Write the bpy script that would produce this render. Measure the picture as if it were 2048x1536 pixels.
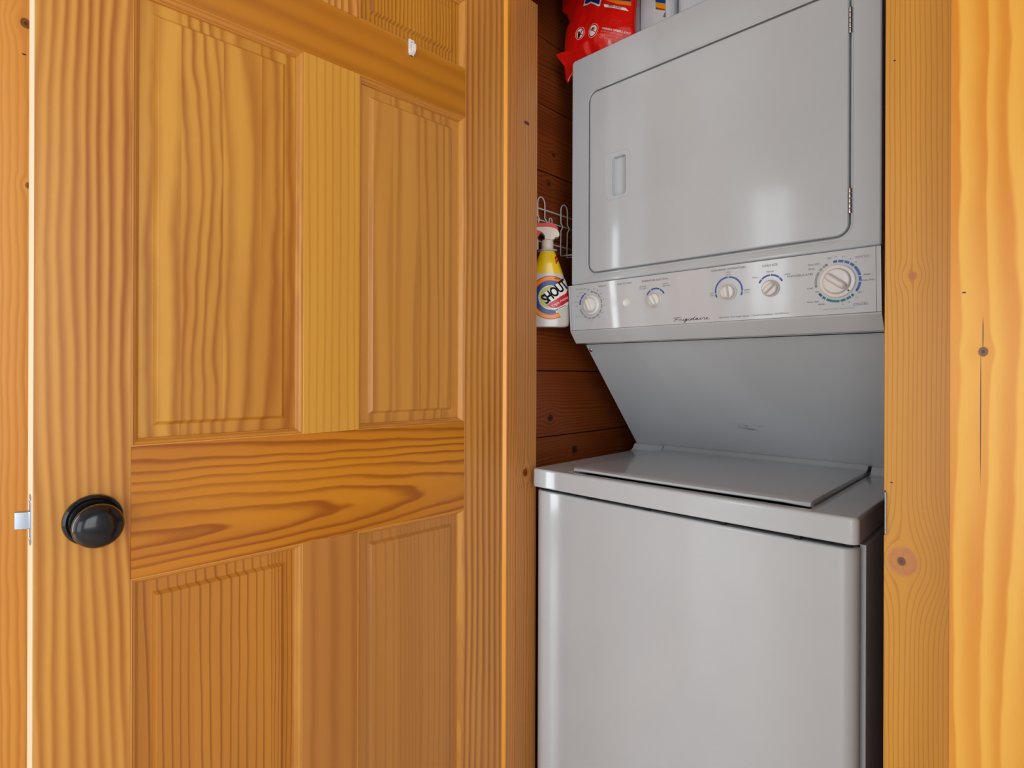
import bpy, bmesh, math, random
from mathutils import Vector, Matrix
random.seed(7)
for o in list(bpy.data.objects): bpy.data.objects.remove(o, do_unlink=True)
sc = bpy.context.scene
COL = sc.collection
V = Vector
EYE = 1.143                                     # lens height above the floor

# ------------------------------------------------------------------ camera
YAW = math.atan2(2090-1024, 1126.0)             # view axis is this far left of the closet depth axis (+Y)
cd = bpy.data.cameras.new('camera'); cam = bpy.data.objects.new('camera', cd); COL.objects.link(cam)
cam.location = (0, 0, EYE)
cam.rotation_euler = (Matrix.Rotation(YAW, 4, 'Z') @ Matrix.Rotation(math.pi/2, 4, 'X') @ Matrix.Rotation(0.0034, 4, 'Z')).to_euler()
cd.sensor_width = 36.0; cd.lens = 1126.0/2048*36; cd.shift_y = -21.0/2048; cd.clip_start = 0.02
sc.camera = cam

# ------------------------------------------------------------------ view, world, daylight
sc.view_settings.view_transform = 'Standard'
try: sc.view_settings.look = 'None'
except Exception: pass
sc.view_settings.exposure = 0.0; sc.view_settings.gamma = 1.0
sc.view_settings.use_curve_mapping = False
w = bpy.data.worlds.new('sky'); sc.world = w; w.use_nodes = True
w.node_tree.nodes['Background'].inputs[0].default_value = (0.80, 0.88, 1.0, 1)
w.node_tree.nodes['Background'].inputs[1].default_value = 1.0

def daylight(name, loc, size_x, size_z, direction, power, color=(0.90, 0.96, 1.0)):
    l = bpy.data.lights.new(name, 'AREA'); l.shape = 'RECTANGLE'; l.size = size_x; l.size_y = size_z
    l.energy = power; l.color = color
    o = bpy.data.objects.new(name, l); COL.objects.link(o); o.location = loc
    o.rotation_euler = V(direction).to_track_quat('-Z', 'Y').to_euler()
    return o
# window openings of the room: (rear glass door, left window, added right fill window)
REAR = (-1.87, -1.50, 0.20, 2.75)     # x0,x1,z0,z1 in the rear wall, y=-2.6
LEFT = (-2.30, -0.65, 0.15, 2.40)     # y0,y1,z0,z1 in the left wall, x=-2.6
RIGHT_FILL = (-1.7, 0.05, 0.55, 2.30)      # y0,y1,z0,z1 of a window added to light the door, in the right wall, x=1.7
def win_power(a, rad): return a*rad*math.pi
daylight('daylight_rear', ((REAR[0]+REAR[1])/2, -2.63, (REAR[2]+REAR[3])/2), REAR[1]-REAR[0], REAR[3]-REAR[2], (0, 1, 0), win_power((REAR[1]-REAR[0])*(REAR[3]-REAR[2]), 4.4))
daylight('daylight_left', (-2.63, (LEFT[0]+LEFT[1])/2, (LEFT[2]+LEFT[3])/2), LEFT[1]-LEFT[0], LEFT[3]-LEFT[2], (1, 0, 0), win_power((LEFT[1]-LEFT[0])*(LEFT[3]-LEFT[2]), 7.0))
daylight('fill_light_right', (1.73, (RIGHT_FILL[0]+RIGHT_FILL[1])/2, (RIGHT_FILL[2]+RIGHT_FILL[3])/2), RIGHT_FILL[1]-RIGHT_FILL[0], RIGHT_FILL[3]-RIGHT_FILL[2], (-1, 0, 0), win_power((RIGHT_FILL[1]-RIGHT_FILL[0])*(RIGHT_FILL[3]-RIGHT_FILL[2]), 4.1))
REAR_FILL = (-0.45, 1.25, 0.10, 2.05)     # unseen rear window added behind the camera as frontal fill
daylight('fill_light_rear', ((REAR_FILL[0]+REAR_FILL[1])/2, -2.63, (REAR_FILL[2]+REAR_FILL[3])/2), REAR_FILL[1]-REAR_FILL[0], REAR_FILL[3]-REAR_FILL[2], (0, 1, 0), win_power((REAR_FILL[1]-REAR_FILL[0])*(REAR_FILL[3]-REAR_FILL[2]), 2.9))

# ------------------------------------------------------------------ node helpers
def s2l(c):
    return tuple((x/12.92 if x <= .04045 else ((x+.055)/1.055)**2.4) for x in [y/255.0 for y in c]) + (1.0,)
class N:                                        # small expression builder over math nodes
    def __init__(s, nt, sock): s.nt = nt; s.s = sock
    def _m(s, op, *a, clamp=False):
        n = s.nt.nodes.new('ShaderNodeMath'); n.operation = op; n.use_clamp = clamp
        for i, x in enumerate((s,)+a):
            if isinstance(x, N): s.nt.links.new(x.s, n.inputs[i])
            else: n.inputs[i].default_value = x
        return N(s.nt, n.outputs[0])
    def __add__(s, o): return s._m('ADD', o)
    def __radd__(s, o): return s._m('ADD', o)
    def __sub__(s, o): return s._m('SUBTRACT', o)
    def __rsub__(s, o): return (s*-1.0)+o
    def __mul__(s, o): return s._m('MULTIPLY', o)
    def __rmul__(s, o): return s._m('MULTIPLY', o)
    def __truediv__(s, o): return s._m('DIVIDE', o)
    def f(s, op, *a, **k): return s._m(op, *a, **k)
def noise(nt, x, y, z, scale=1.0, detail=2.0, rough=0.5):
    c = nt.nodes.new('ShaderNodeCombineXYZ')
    for i, v in enumerate((x, y, z)):
        if isinstance(v, N): nt.links.new(v.s, c.inputs[i])
        else: c.inputs[i].default_value = v
    n = nt.nodes.new('ShaderNodeTexNoise'); n.inputs['Scale'].default_value = scale
    n.inputs['Detail'].default_value = detail; n.inputs['Roughness'].default_value = rough
    nt.links.new(c.outputs[0], n.inputs['Vector'])
    return N(nt, n.outputs[0])
def mixc(nt, fac, a, b, mode='MIX'):
    m = nt.nodes.new('ShaderNodeMix'); m.data_type = 'RGBA'; m.blend_type = mode
    for sock, x in ((m.inputs[0], fac), (m.inputs[6], a), (m.inputs[7], b)):
        if isinstance(x, N): nt.links.new(x.s, sock)
        elif hasattr(x, 'links'): nt.links.new(x, sock)
        else: sock.default_value = x
    return m.outputs[2]
def smooth(x, a, b):
    n = x.nt.nodes.new('ShaderNodeMapRange'); n.interpolation_type = 'SMOOTHSTEP'
    n.inputs[1].default_value = a; n.inputs[2].default_value = b
    x.nt.links.new(x.s, n.inputs[0]); return N(x.nt, n.outputs[0])
MATS = {}
def plain(name, rgb, rough=0.4, metal=0.0, coat=0.0, spec=0.5, bump=0.0, bscale=60, sub=0.0, mott=0.0, alpha=None):
    if name in MATS: return MATS[name]
    m = bpy.data.materials.new(name); m.use_nodes = True; nt = m.node_tree; b = nt.nodes['Principled BSDF']
    col = s2l(rgb)
    b.inputs['Roughness'].default_value = rough; b.inputs['Metallic'].default_value = metal
    b.inputs['Coat Weight'].default_value = coat; b.inputs['Coat Roughness'].default_value = 0.08
    b.inputs['Specular IOR Level'].default_value = spec
    tc = nt.nodes.new('ShaderNodeTexCoord'); sp = nt.nodes.new('ShaderNodeSeparateXYZ'); nt.links.new(tc.outputs['Object'], sp.inputs[0])
    x, y, z = [N(nt, sp.outputs[i]) for i in range(3)]
    n = noise(nt, x, y, z, 5.0, 3)
    d = tuple(c*(1-max(mott, 0.03)) for c in col[:3])+(1,)
    nt.links.new(mixc(nt, smooth(n, .35, .65), d, col), b.inputs['Base Color'])
    if bump:
        bn = nt.nodes.new('ShaderNodeBump'); bn.inputs['Strength'].default_value = bump; bn.inputs['Distance'].default_value = 0.002
        nt.links.new(noise(nt, x, y, z, bscale, 2).s, bn.inputs['Height']); nt.links.new(bn.outputs[0], b.inputs['Normal'])
    if sub: b.inputs['Subsurface Weight'].default_value = sub; b.inputs['Subsurface Radius'].default_value = (.01, .01, .01)
    MATS[name] = m; return m

def wood(name, light, dark, u='z', v='x', freq=45.0, seed=0.0, wav=0.030, wav2=0.004, wav3=0.008, cath=None, contrast=0.8,
         knots=(), stave=0.0, rough=0.36, coat=0.14, fine=0.10, blotch=0.25, red=(120, 52, 12), power=1.6, soft=0.80, lo=0.10, hi=0.72, nicks=()):
    """Pine: annual rings cut by the board face.  u = grain axis, v = axis across the board.
    cath=(v0,u0,k): nested cathedral arches;  knots=[(u,v,r,darkness)], nicks=[(u,v,du,dv)] small dark marks."""
    m = bpy.data.materials.new(name); m.use_nodes = True; nt = m.node_tree; b = nt.nodes['Principled BSDF']
    tc = nt.nodes.new('ShaderNodeTexCoord'); sp = nt.nodes.new('ShaderNodeSeparateXYZ'); nt.links.new(tc.outputs['Object'], sp.inputs[0])
    ax = {'x': N(nt, sp.outputs[0]), 'y': N(nt, sp.outputs[1]), 'z': N(nt, sp.outputs[2])}
    U, W = ax[u], ax[v]; T = ax[({'x', 'y', 'z'}-{u, v}).pop()]
    off = seed*3.17
    tint = None
    uu = U+off
    if stave:
        k = (W/stave+seed*0.37).f('FLOOR'); wn = nt.nodes.new('ShaderNodeTexWhiteNoise'); wn.noise_dimensions = '1D'
        nt.links.new((k+seed).s, wn.inputs['W']); r = N(nt, wn.outputs[0])
        uu = uu+r*7.0; tint = r; freq = (r*1.0+0.5)*freq
    vv = W
    spot = None
    extra = []
    for kk_ in knots:
        ku, kv, kr, kd = kk_[:4]
        du = (U-ku)*0.85; dv = W-kv
        d2 = (du*du+dv*dv)*(1.0/(kr*kr))
        g = (d2*(-1/7.0)).f('EXPONENT')
        vv = vv - dv*g
        wob = noise(nt, U, W, 0.0, 140.0, 2)
        s = 1.0-smooth(d2+wob*0.6, 0.65, 1.75)
        ring = ((d2.f('SQRT')*9.0).f('SINE')*0.25+0.75)
        s = s*kd*(ring*0.5+0.5)
        if len(kk_) > 4: extra.append((s, kk_[4])); continue
        spot = s if spot is None else spot.f('MAXIMUM', s)
    for (ku, kv, ru, rv) in nicks:
        du = (U-ku)*(1/ru); dv = (W-kv)*(1/rv)
        s = 1.0-smooth(du*du+dv*dv, 0.5, 1.3)
        spot = s if spot is None else spot.f('MAXIMUM', s)
    vv = vv + T*0.6
    if cath:
        a = vv-cath[0]; bq = (uu-(cath[1]+off))*cath[2]
        vv = (a*a+bq*bq+0.00002).f('SQRT')
    n1 = noise(nt, uu*1.1, W*5.0, seed, 1.0, 2); n2 = noise(nt, uu*9.0, W*22.0, seed+3, 1.0, 2)
    n0 = noise(nt, uu*0.35, W*24.0, seed+9, 1.0, 1)
    ph = (vv + (n1-0.5)*wav*2 + (n2-0.5)*wav2*2 + (n0-0.5)*wav3*2)*freq
    t = ph.f('FRACT')
    ring = smooth(t, lo, hi)*(1.0-smooth(t, soft, 1.0))
    ring = ring.f('POWER', power)
    streak = noise(nt, uu*9.0, W*1100.0, T*1100.0, 1.0, 2, .6)
    vary = noise(nt, uu*1.3, W*14.0, seed+20, 1.0, 2)
    ringamt = noise(nt, uu*2.0, W*8.0, seed+31, 1.0, 1)
    fac = ring*(smooth(ringamt, .25, .6)*0.45+0.55)*contrast + (streak-0.5)*fine*1.6
    mid = tuple((light[i]*0.45+dark[i]*0.55) for i in range(3))
    base = mixc(nt, smooth(vary, .35, .70)*blotch, s2l(light), s2l(mid))
    if tint is not None: base = mixc(nt, tint*0.28, base, s2l(mid))
    c = mixc(nt, fac.f('MAXIMUM', 0.0).f('MINIMUM', 1.0), base, s2l(dark))
    for es_, ec_ in extra: c = mixc(nt, es_.f('MINIMUM', 1.0), c, s2l(ec_))
    if spot is not None: c = mixc(nt, spot.f('MINIMUM', 1.0), c, s2l(red))
    nt.links.new(c, b.inputs['Base Color'])
    b.inputs['Roughness'].default_value = rough; b.inputs['Coat Weight'].default_value = coat; b.inputs['Coat Roughness'].default_value = 0.2; b.inputs['Specular IOR Level'].default_value = 0.38
    bn = nt.nodes.new('ShaderNodeBump'); bn.inputs['Strength'].default_value = 0.05; bn.inputs['Distance'].default_value = 0.001
    nt.links.new(streak.s, bn.inputs['Height']); nt.links.new(bn.outputs[0], b.inputs['Normal'])
    return m

# ------------------------------------------------------------------ mesh helpers
def link(name, me, mat=None, parent=None, smooth_=False, kind=None):
    o = bpy.data.objects.new(name, me); COL.objects.link(o)
    if mat is not None:
        for mm in (mat if isinstance(mat, (list, tuple)) else [mat]): me.materials.append(mm)
    if parent is not None: o.parent = parent
    if smooth_:
        for p in me.polygons: p.use_smooth = True
        if smooth_ != 'all':
            try: me.set_sharp_from_angle(angle=math.radians(38))
            except Exception: pass
            wn = o.modifiers.new('wn', 'WEIGHTED_NORMAL'); wn.keep_sharp = True; wn.weight = 80
    if kind: o['kind'] = kind
    return o
def fin(bm, name, mat, parent=None, sm=True, kind=None):
    bmesh.ops.recalc_face_normals(bm, faces=bm.faces[:])
    me = bpy.data.meshes.new(name); bm.to_mesh(me); bm.free()
    return link(name, me, mat, parent, sm, kind)
def bevel(bm, edges, w, seg=2):
    if edges: bmesh.ops.bevel(bm, geom=edges, offset=w, segments=seg, profile=0.5, affect='EDGES', clamp_overlap=True)
def add_box(bm, x0, x1, y0, y1, z0, z1, bev=0.0, seg=2):
    t = bmesh.new()
    vs = [t.verts.new((x, y, z)) for x in (x0, x1) for y in (y0, y1) for z in (z0, z1)]
    for f in ((0, 1, 3, 2), (4, 6, 7, 5), (0, 4, 5, 1), (2, 3, 7, 6), (0, 2, 6, 4), (1, 5, 7, 3)): t.faces.new([vs[i] for i in f])
    bmesh.ops.recalc_face_normals(t, faces=t.faces[:])
    if bev: bevel(t, t.edges[:], bev, seg)
    me = bpy.data.meshes.new('t'); t.to_mesh(me); t.free(); bm.from_mesh(me); bpy.data.meshes.remove(me)
def box(name, x0, x1, y0, y1, z0, z1, mat, parent=None, bev=0.0, seg=2, kind=None):
    bm = bmesh.new(); add_box(bm, x0, x1, y0, y1, z0, z1, bev, seg); return fin(bm, name, mat, parent, bool(bev), kind)
def prism_bm(pts, a0, a1, plane='xy', bev_top=0.0, bev_bot=0.0, seg=3):
    """extrude a closed 2-D outline between a0 and a1 along the remaining axis, rounding the rims"""
    def P(p, a):
        return {'xy': (p[0], p[1], a), 'xz': (p[0], a, p[1]), 'yz': (a, p[0], p[1])}[plane]
    bm = bmesh.new()
    A = [bm.verts.new(P(p, a0)) for p in pts]; B = [bm.verts.new(P(p, a1)) for p in pts]
    fa = bm.faces.new(A); fb = bm.faces.new(B[::-1]); n = len(pts)
    for i in range(n): bm.faces.new((A[i], B[i], B[(i+1) % n], A[(i+1) % n]))
    bmesh.ops.recalc_face_normals(bm, faces=bm.faces[:])
    if bev_top: bevel(bm, [e for e in fb.edges], bev_top, seg)
    if bev_bot:
        es = [e for e in bm.edges if all(abs((v.co[{'xy': 2, 'xz': 1, 'yz': 0}[plane]])-a0) < 1e-7 for v in e.verts)]
        bevel(bm, es, bev_bot, seg)
    return bm
def rrect(x0, x1, y0, y1, r, seg=6):
    if not isinstance(r, (list, tuple)): r = [r]*4
    out = []
    for (cx, cy, a, rr) in ((x1-r[0], y0+r[0], -90, r[0]), (x1-r[1], y1-r[1], 0, r[1]), (x0+r[2], y1-r[2], 90, r[2]), (x0+r[3], y0+r[3], 180, r[3])):
        n = seg if rr > 1e-5 else 0
        for i in range(n+1):
            t = math.radians(a+(90*i/n if n else 0)); out.append((cx+rr*math.cos(t), cy+rr*math.sin(t)))
    return out
def lathe_bm(prof, seg=32, axis='z', origin=(0, 0, 0), sx=1.0, sy=1.0):
    bm = bmesh.new(); rings = []
    for r, h in prof:
        if r < 1e-6: rings.append([bm.verts.new((0, 0, h))]); continue
        rings.append([bm.verts.new((r*sx*math.cos(2*math.pi*i/seg), r*sy*math.sin(2*math.pi*i/seg), h)) for i in range(seg)])
    for a, b in zip(rings, rings[1:]):
        if len(a) == 1 and len(b) == 1: continue
        for i in range(seg):
            j = (i+1) % seg
            if len(a) == 1: bm.faces.new((a[0], b[i], b[j]))
            elif len(b) == 1: bm.faces.new((a[i], a[j], b[0]))
            else: bm.faces.new((a[i], a[j], b[j], b[i]))
    if axis == 'y': bmesh.ops.rotate(bm, verts=bm.verts, matrix=Matrix.Rotation(-math.pi/2, 3, 'X'))     # +z -> +y
    if axis == '-y': bmesh.ops.rotate(bm, verts=bm.verts, matrix=Matrix.Rotation(math.pi/2, 3, 'X'))     # +z -> -y
    bmesh.ops.translate(bm, verts=bm.verts, vec=origin)
    return bm
def tube_bm(pts, r, seg=8, bm=None, closed=False):
    bm = bm or bmesh.new(); pts = [V(p) for p in pts]; n = len(pts); rings = []
    prev = None
    for i, p in enumerate(pts):
        a = pts[i-1] if (i > 0 or closed) else p; b = pts[(i+1) % n] if (i < n-1 or closed) else p
        t = (b-a).normalized()
        if prev is None:
            prev = t.cross(V((0.13, 0.37, 0.92))).normalized()
        u = (prev-t*prev.dot(t)).normalized(); w_ = t.cross(u); prev = u
        rings.append([bm.verts.new(p+u*r*math.cos(2*math.pi*k/seg)+w_*r*math.sin(2*math.pi*k/seg)) for k in range(seg)])
    for i in range(n if closed else n-1):
        A, B = rings[i], rings[(i+1) % n]
        for k in range(seg): bm.faces.new((A[k], A[(k+1) % seg], B[(k+1) % seg], B[k]))
    if not closed: bm.faces.new(rings[0]); bm.faces.new(rings[-1][::-1])
    return bm
def fillet(pts, r, n=5):
    """round the corners of a 3-D polyline"""
    P = [V(p) for p in pts]; out = [P[0]]
    for i in range(1, len(P)-1):
        a = (P[i-1]-P[i]); b = (P[i+1]-P[i]); rr = min(r, a.length*.49, b.length*.49)
        A = P[i]+a.normalized()*rr; B = P[i]+b.normalized()*rr
        for k in range(n+1):
            t = k/n; out.append(A*(1-t)**2+P[i]*2*t*(1-t)+B*t*t)
    out.append(P[-1]); return out
def boolean(o, cutter_bm):
    me = bpy.data.meshes.new('cut'); bmesh.ops.recalc_face_normals(cutter_bm, faces=cutter_bm.faces[:]); cutter_bm.to_mesh(me); cutter_bm.free()
    c = bpy.data.objects.new('cut', me); COL.objects.link(c)
    md = o.modifiers.new('b', 'BOOLEAN'); md.operation = 'DIFFERENCE'; md.object = c; md.solver = 'EXACT'
    dg = bpy.context.evaluated_depsgraph_get(); dg.update()
    new = bpy.data.meshes.new_from_object(o.evaluated_get(dg)); o.modifiers.clear(); o.data = new
    bpy.data.objects.remove(c, do_unlink=True)
    for p in new.polygons: p.use_smooth = True
    new.set_sharp_from_angle(angle=math.radians(35))
    wn = o.modifiers.new('wn', 'WEIGHTED_NORMAL'); wn.keep_sharp = True; wn.weight = 80
def empty(name, loc=(0, 0, 0), rz=0.0):
    o = bpy.data.objects.new(name, None); COL.objects.link(o); o.location = loc; o.rotation_euler = (0, 0, rz); o.empty_display_size = .05
    return o
def tag(o, label, cat, group=None):
    o['label'] = label; o['category'] = cat
    if group: o['group'] = group
    return o
def text2d(s, size, align='CENTER', bold=0.0, space=1.0, shear=0.0):
    cu = bpy.data.curves.new('t', 'FONT'); cu.body = s; cu.size = size; cu.align_x = align; cu.align_y = 'CENTER'
    cu.offset = bold*size; cu.space_character = space; cu.shear = shear; cu.resolution_u = 3
    o = bpy.data.objects.new('t', cu); COL.objects.link(o)
    dg = bpy.context.evaluated_depsgraph_get(); dg.update()
    me = bpy.data.meshes.new_from_object(o.evaluated_get(dg))
    vs = [(v.co.x, v.co.y) for v in me.vertices]; fs = [tuple(p.vertices) for p in me.polygons]
    bpy.data.objects.remove(o, do_unlink=True); bpy.data.curves.remove(cu); bpy.data.meshes.remove(me)
    return vs, fs
def flat(name, vs, fs, fn, mat, parent):
    """flat print: a 2-D shape laid on a surface given by fn(x,y)->point"""
    me = bpy.data.meshes.new(name); me.from_pydata([tuple(fn(x, y)) for x, y in vs], [], fs); me.update()
    return link(name, me, mat, parent)
def arc2d(cx, cy, r0, r1, a0, a1, n=14, ry=1.0, caps=False):
    vs, fs = [], []
    for i in range(n+1):
        t = math.radians(a0+(a1-a0)*i/n)
        for r in (r0, r1): vs.append((cx+r*math.cos(t), cy+r*ry*math.sin(t)))
    for i in range(n): fs.append((2*i, 2*i+1, 2*i+3, 2*i+2))
    if caps:
        rm = (r0+r1)/2; h = abs(r1-r0)/2
        for a in (a0, a1):
            t = math.radians(a); k = len(vs); c = (cx+rm*math.cos(t), cy+rm*ry*math.sin(t))
            for j in range(12): vs.append((c[0]+h*math.cos(j*math.pi/6), c[1]+h*math.sin(j*math.pi/6)))
            fs.append(tuple(range(k, k+12)))
    return vs, fs
def merge2d(*parts):
    vs, fs = [], []
    for a, b in parts:
        k = len(vs); vs += list(a); fs += [tuple(i+k for i in f) for f in b]
    return vs, fs
def stroke2d(pts, w_):
    """thin ribbon along a polyline"""
    vs, fs = [], []
    for i, p in enumerate(pts):
        a = pts[max(0, i-1)]; b = pts[min(len(pts)-1, i+1)]
        dx, dy = b[0]-a[0], b[1]-a[1]; L = math.hypot(dx, dy) or 1
        nx, ny = -dy/L*w_/2, dx/L*w_/2
        vs += [(p[0]+nx, p[1]+ny), (p[0]-nx, p[1]-ny)]
    for i in range(len(pts)-1): fs.append((2*i, 2*i+1, 2*i+3, 2*i+2))
    return vs, fs
def spline(pts, n=6):
    out = []
    P = [pts[0]]+list(pts)+[pts[-1]]
    for i in range(1, len(P)-2):
        for k in range(n):
            t = k/n; r = []
            for c in range(2):
                a, b, d, e = P[i-1][c], P[i][c], P[i+1][c], P[i+2][c]
                r.append(0.5*((2*b)+(-a+d)*t+(2*a-5*b+4*d-e)*t*t+(-a+3*b-3*d+e)*t**3))
            out.append(tuple(r))
    out.append(pts[-1]); return out

# ------------------------------------------------------------------ palette
L1, D1 = (214, 150, 72), (158, 82, 24)          # varnished orange pine of the door
enamel = plain('white_enamel', (192, 197, 201), rough=0.12, coat=0.25, mott=0.015, bump=0.02, bscale=9)
enamel_side = plain('white_side', (194, 198, 203), rough=0.3)
plast = plain('console_plastic', (198, 201, 204), rough=0.09, coat=0.4)
plast_k = plain('knob_plastic', (230, 227, 222), rough=0.28)
dark_gap = plain('dark_cavity', (22, 20, 19), rough=0.8)
ink = plain('grey_ink', (74, 76, 82), rough=0.5)
ink_l = plain('light_ink', (128, 130, 134), rough=0.5)
blue = plain('blue_ink', (62, 92, 164), rough=0.4)
teal = plain('teal_ink', (34, 112, 128), rough=0.4)
greyarc = plain('grey_arc_ink', (150, 152, 154), rough=0.4)
chrome = plain('chrome', (200, 202, 206), rough=0.2, metal=1.0)
steel = plain('brushed_steel', (170, 176, 184), rough=0.3, metal=1.0)
bronze = plain('dark_bronze', (26, 25, 27), rough=0.22, metal=0.55, coat=0.3)
white_plast = plain('white_hook_plastic', (232, 226, 220), rough=0.3)

# ------------------------------------------------------------------ room shell
w_room = plain('room_paint', (205, 208, 212), rough=.8)
w_room_y = w_room
w_floor = wood('floor_oak', (226, 216, 204), (200, 188, 172), 'y', 'x', 55, 3.0, stave=0.12)
w_ceil = plain('ceiling_boards', (176, 168, 158), rough=.8)
X0, X1, Y0, YW = -2.6, 1.7, -2.6, 0.945
box('floor', X0-.1, X1+.1, Y0-.1, 1.95, -.1, 0, w_floor, kind='structure')
box('ceiling', X0-.1, X1+.1, Y0-.1, 1.95, 3.2, 3.28, w_ceil, kind='structure')
box('ceiling_closet', -1.06, -.10, 1.046, 1.83, 2.42, 2.46, w_ceil, kind='structure')
def wall_open(name, axis, pos, th, lo, hi, op, mat):
    """wall with one opening; axis 'x': wall at constant x running along y"""
    bm = bmesh.new(); a0, a1, z0, z1 = op
    for (p, q, r, s) in ((lo, a0, 0, 3.2), (a1, hi, 0, 3.2), (a0, a1, 0, z0), (a0, a1, z1, 3.2)):
        if axis == 'x': add_box(bm, min(pos, pos+th), max(pos, pos+th), p, q, r, s)
        else: add_box(bm, p, q, min(pos, pos+th), max(pos, pos+th), r, s)
    return fin(bm, name, mat, None, False, 'structure')
bm = bmesh.new()
for q in ((X0, REAR[0], 0, 3.2), (REAR[1], REAR_FILL[0], 0, 3.2), (REAR_FILL[1], X1, 0, 3.2), (REAR[0], REAR[1], 0, REAR[2]), (REAR[0], REAR[1], REAR[3], 3.2), (REAR_FILL[0], REAR_FILL[1], 0, REAR_FILL[2]), (REAR_FILL[0], REAR_FILL[1], REAR_FILL[3], 3.2)):
    add_box(bm, q[0], q[1], Y0-.1, Y0, q[2], q[3])
fin(bm, 'wall_rear', w_room, None, False, 'structure')
wall_open('wall_west', 'x', X0, -.1, Y0, 1.95, LEFT, w_room_y)
wall_open('wall_east', 'x', X1, .1, Y0, 1.95, RIGHT_FILL, w_room_y)
wf = plain('window_frame_paint', (206, 200, 190), rough=0.4)
def frame(name, axis, pos, op, nx, nz, t=0.035):
    bm = bmesh.new(); a0, a1, z0, z1 = op
    def bar(p, q, r, s):
        if axis == 'y': add_box(bm, p, q, pos-.02, pos+.02, r, s)
        else: add_box(bm, pos-.02, pos+.02, p, q, r, s)
    bar(a0, a0+t, z0, z1); bar(a1-t, a1, z0, z1); bar(a0, a1, z0, z0+t); bar(a0, a1, z1-t, z1)
    for i in range(1, nx):
        c = a0+(a1-a0)*i/nx; bar(c-.012, c+.012, z0, z1)
    for i in range(1, nz):
        c = z0+(z1-z0)*i/nz; bar(a0, a1, c-.012, c+.012)
    return fin(bm, name, wf, None, False, 'structure')
frame('window_1', 'y', Y0-.01, REAR, 2, 3); frame('window_2', 'x', X0+.01, LEFT, 2, 2); frame('fill_window_right', 'x', X1-.01, RIGHT_FILL, 2, 1)

frame('fill_window_rear', 'y', Y0-.01, REAR_FILL, 2, 1)

# closet partition (left of the opening, above it, right of it)
w_part = wood('partition_pine', (240, 176, 76), (200, 120, 36), 'z', 'x', 60, 5.0, stave=0.15)
box('wall_front', X0, -.955, .9565, 1.057, 0, 3.2, w_part, kind='structure')
box('wall_header', -.955, .3, YW, 1.045, 2.07, 3.2, w_part, kind='structure')

# --- left jamb: jamb board, stop and casing
jm = wood('jamb_pine', (206, 138, 66), (158, 92, 36), 'z', 'y', 95, 7.3, wav=0.012, contrast=0.5,
          knots=[(.903, 1.018, .0075, .95)], red=(82, 30, 10), fine=.12)
jm2 = wood('stop_pine', (196, 132, 70), (146, 82, 34), 'z', 'y', 130, 8.1, wav=0.010, contrast=0.55,
           knots=[(.902, 1.017, .0085, .98)], nicks=[(1.753, 1.019, .0045, .011)], red=(88, 34, 12), fine=.12)
t1 = empty('trim_1'); t1['kind'] = 'structure'
box('jamb', -.955, -.921, .956, 1.057, 0, 2.06, jm, t1, bev=.001)
box('stop', -.923, -.9180, .986, 1.0585, 0, 2.06, jm2, t1, bev=.0012)
cas = wood('casing_pine', (226, 158, 64), (178, 102, 28), 'z', 'x', 110, 9.2, contrast=.5)

box('sunlit_jamb_edge', -.9552, -.9212, .9540, .9562, 0, 2.06, wood('sunlit_jamb_pine', (244, 166, 48), (206, 118, 24), 'z', 'x', 200, 9.7, contrast=.4, coat=0.0), t1)  # thin brighter strip: window light on the jamb front put into its colour
# --- right jamb with mortised strike plate
rj = wood('right_jamb_pine', (216, 154, 50), (162, 98, 20), 'z', 'x', 175, 11.0, wav=0.012, wav2=0.0012, wav3=.005, contrast=0.5, power=1.3, lo=.58, hi=.90, soft=.94,
          knots=[(.884, -.143, .0175, .8, (190, 122, 82)), (.884, -.1440, .0050, .95), (1.279, -.132, .0050, .85, (186, 106, 52))], nicks=[(1.583, -.154, .0012, .0016), (.992, -.156, .0010, .0022)],
          red=(70, 38, 24), fine=.07, blotch=.35)
t2 = empty('trim_2'); t2['kind'] = 'structure'
jb = box('jamb', -.165, -.055, .940, 1.045, 0, 2.06, rj, t2, bev=.0012)
cb = bmesh.new(); add_box(cb, -.170, -.1622, .93, .972, .9165, .9800); boolean(jb, cb)
bm = prism_bm([(-.1632, .936), (-.1622, .936), (-.1622, .972), (-.1645, .972), (-.1645, .944)], .919, .9775, 'xy')
sp = fin(bm, 'strike_plate', steel, t2, False); sp['label'] = 'steel strike plate'
box('casing', -.052, .30, .936, .945, 0, 2.10, cas, t2)

# --- near wall end at the right edge of the view
rw = wood('right_wall_pine', (208, 152, 56), (188, 112, 14), 'z', 'x', 44, 12.6, wav=0.040, wav2=0.005, wav3=.014, contrast=0.95, power=1.0, lo=.05, hi=.8, soft=.86, cath=(-.030, .80, .045),
          knots=[(1.167, -.046, .0042, 1.0)], nicks=[(1.229, -.0615, .0009, .0020), (1.185, -.0462, .018, .0004), (1.10, -.0478, .070, .0004)],
          red=(44, 22, 10), fine=.14, blotch=.5, rough=.35, coat=.05)
rwall = empty('wall_right'); rwall['kind'] = 'structure'
box('board', -.0735, .06, .75, .94, 0, 3.2, rw, rwall, bev=.002)
box('board', .0605, .20, .75, .94, 0, 3.2, wood('right_wall_pine_next', (236, 178, 84), (206, 124, 24), 'z', 'x', 40, 14.6), rwall, bev=.002)
box('board', .2005, .34, .75, .94, 0, 3.2, wood('right_wall_pine_far', (236, 178, 84), (206, 124, 24), 'z', 'x', 40, 16.6), rwall, bev=.002)

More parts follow.
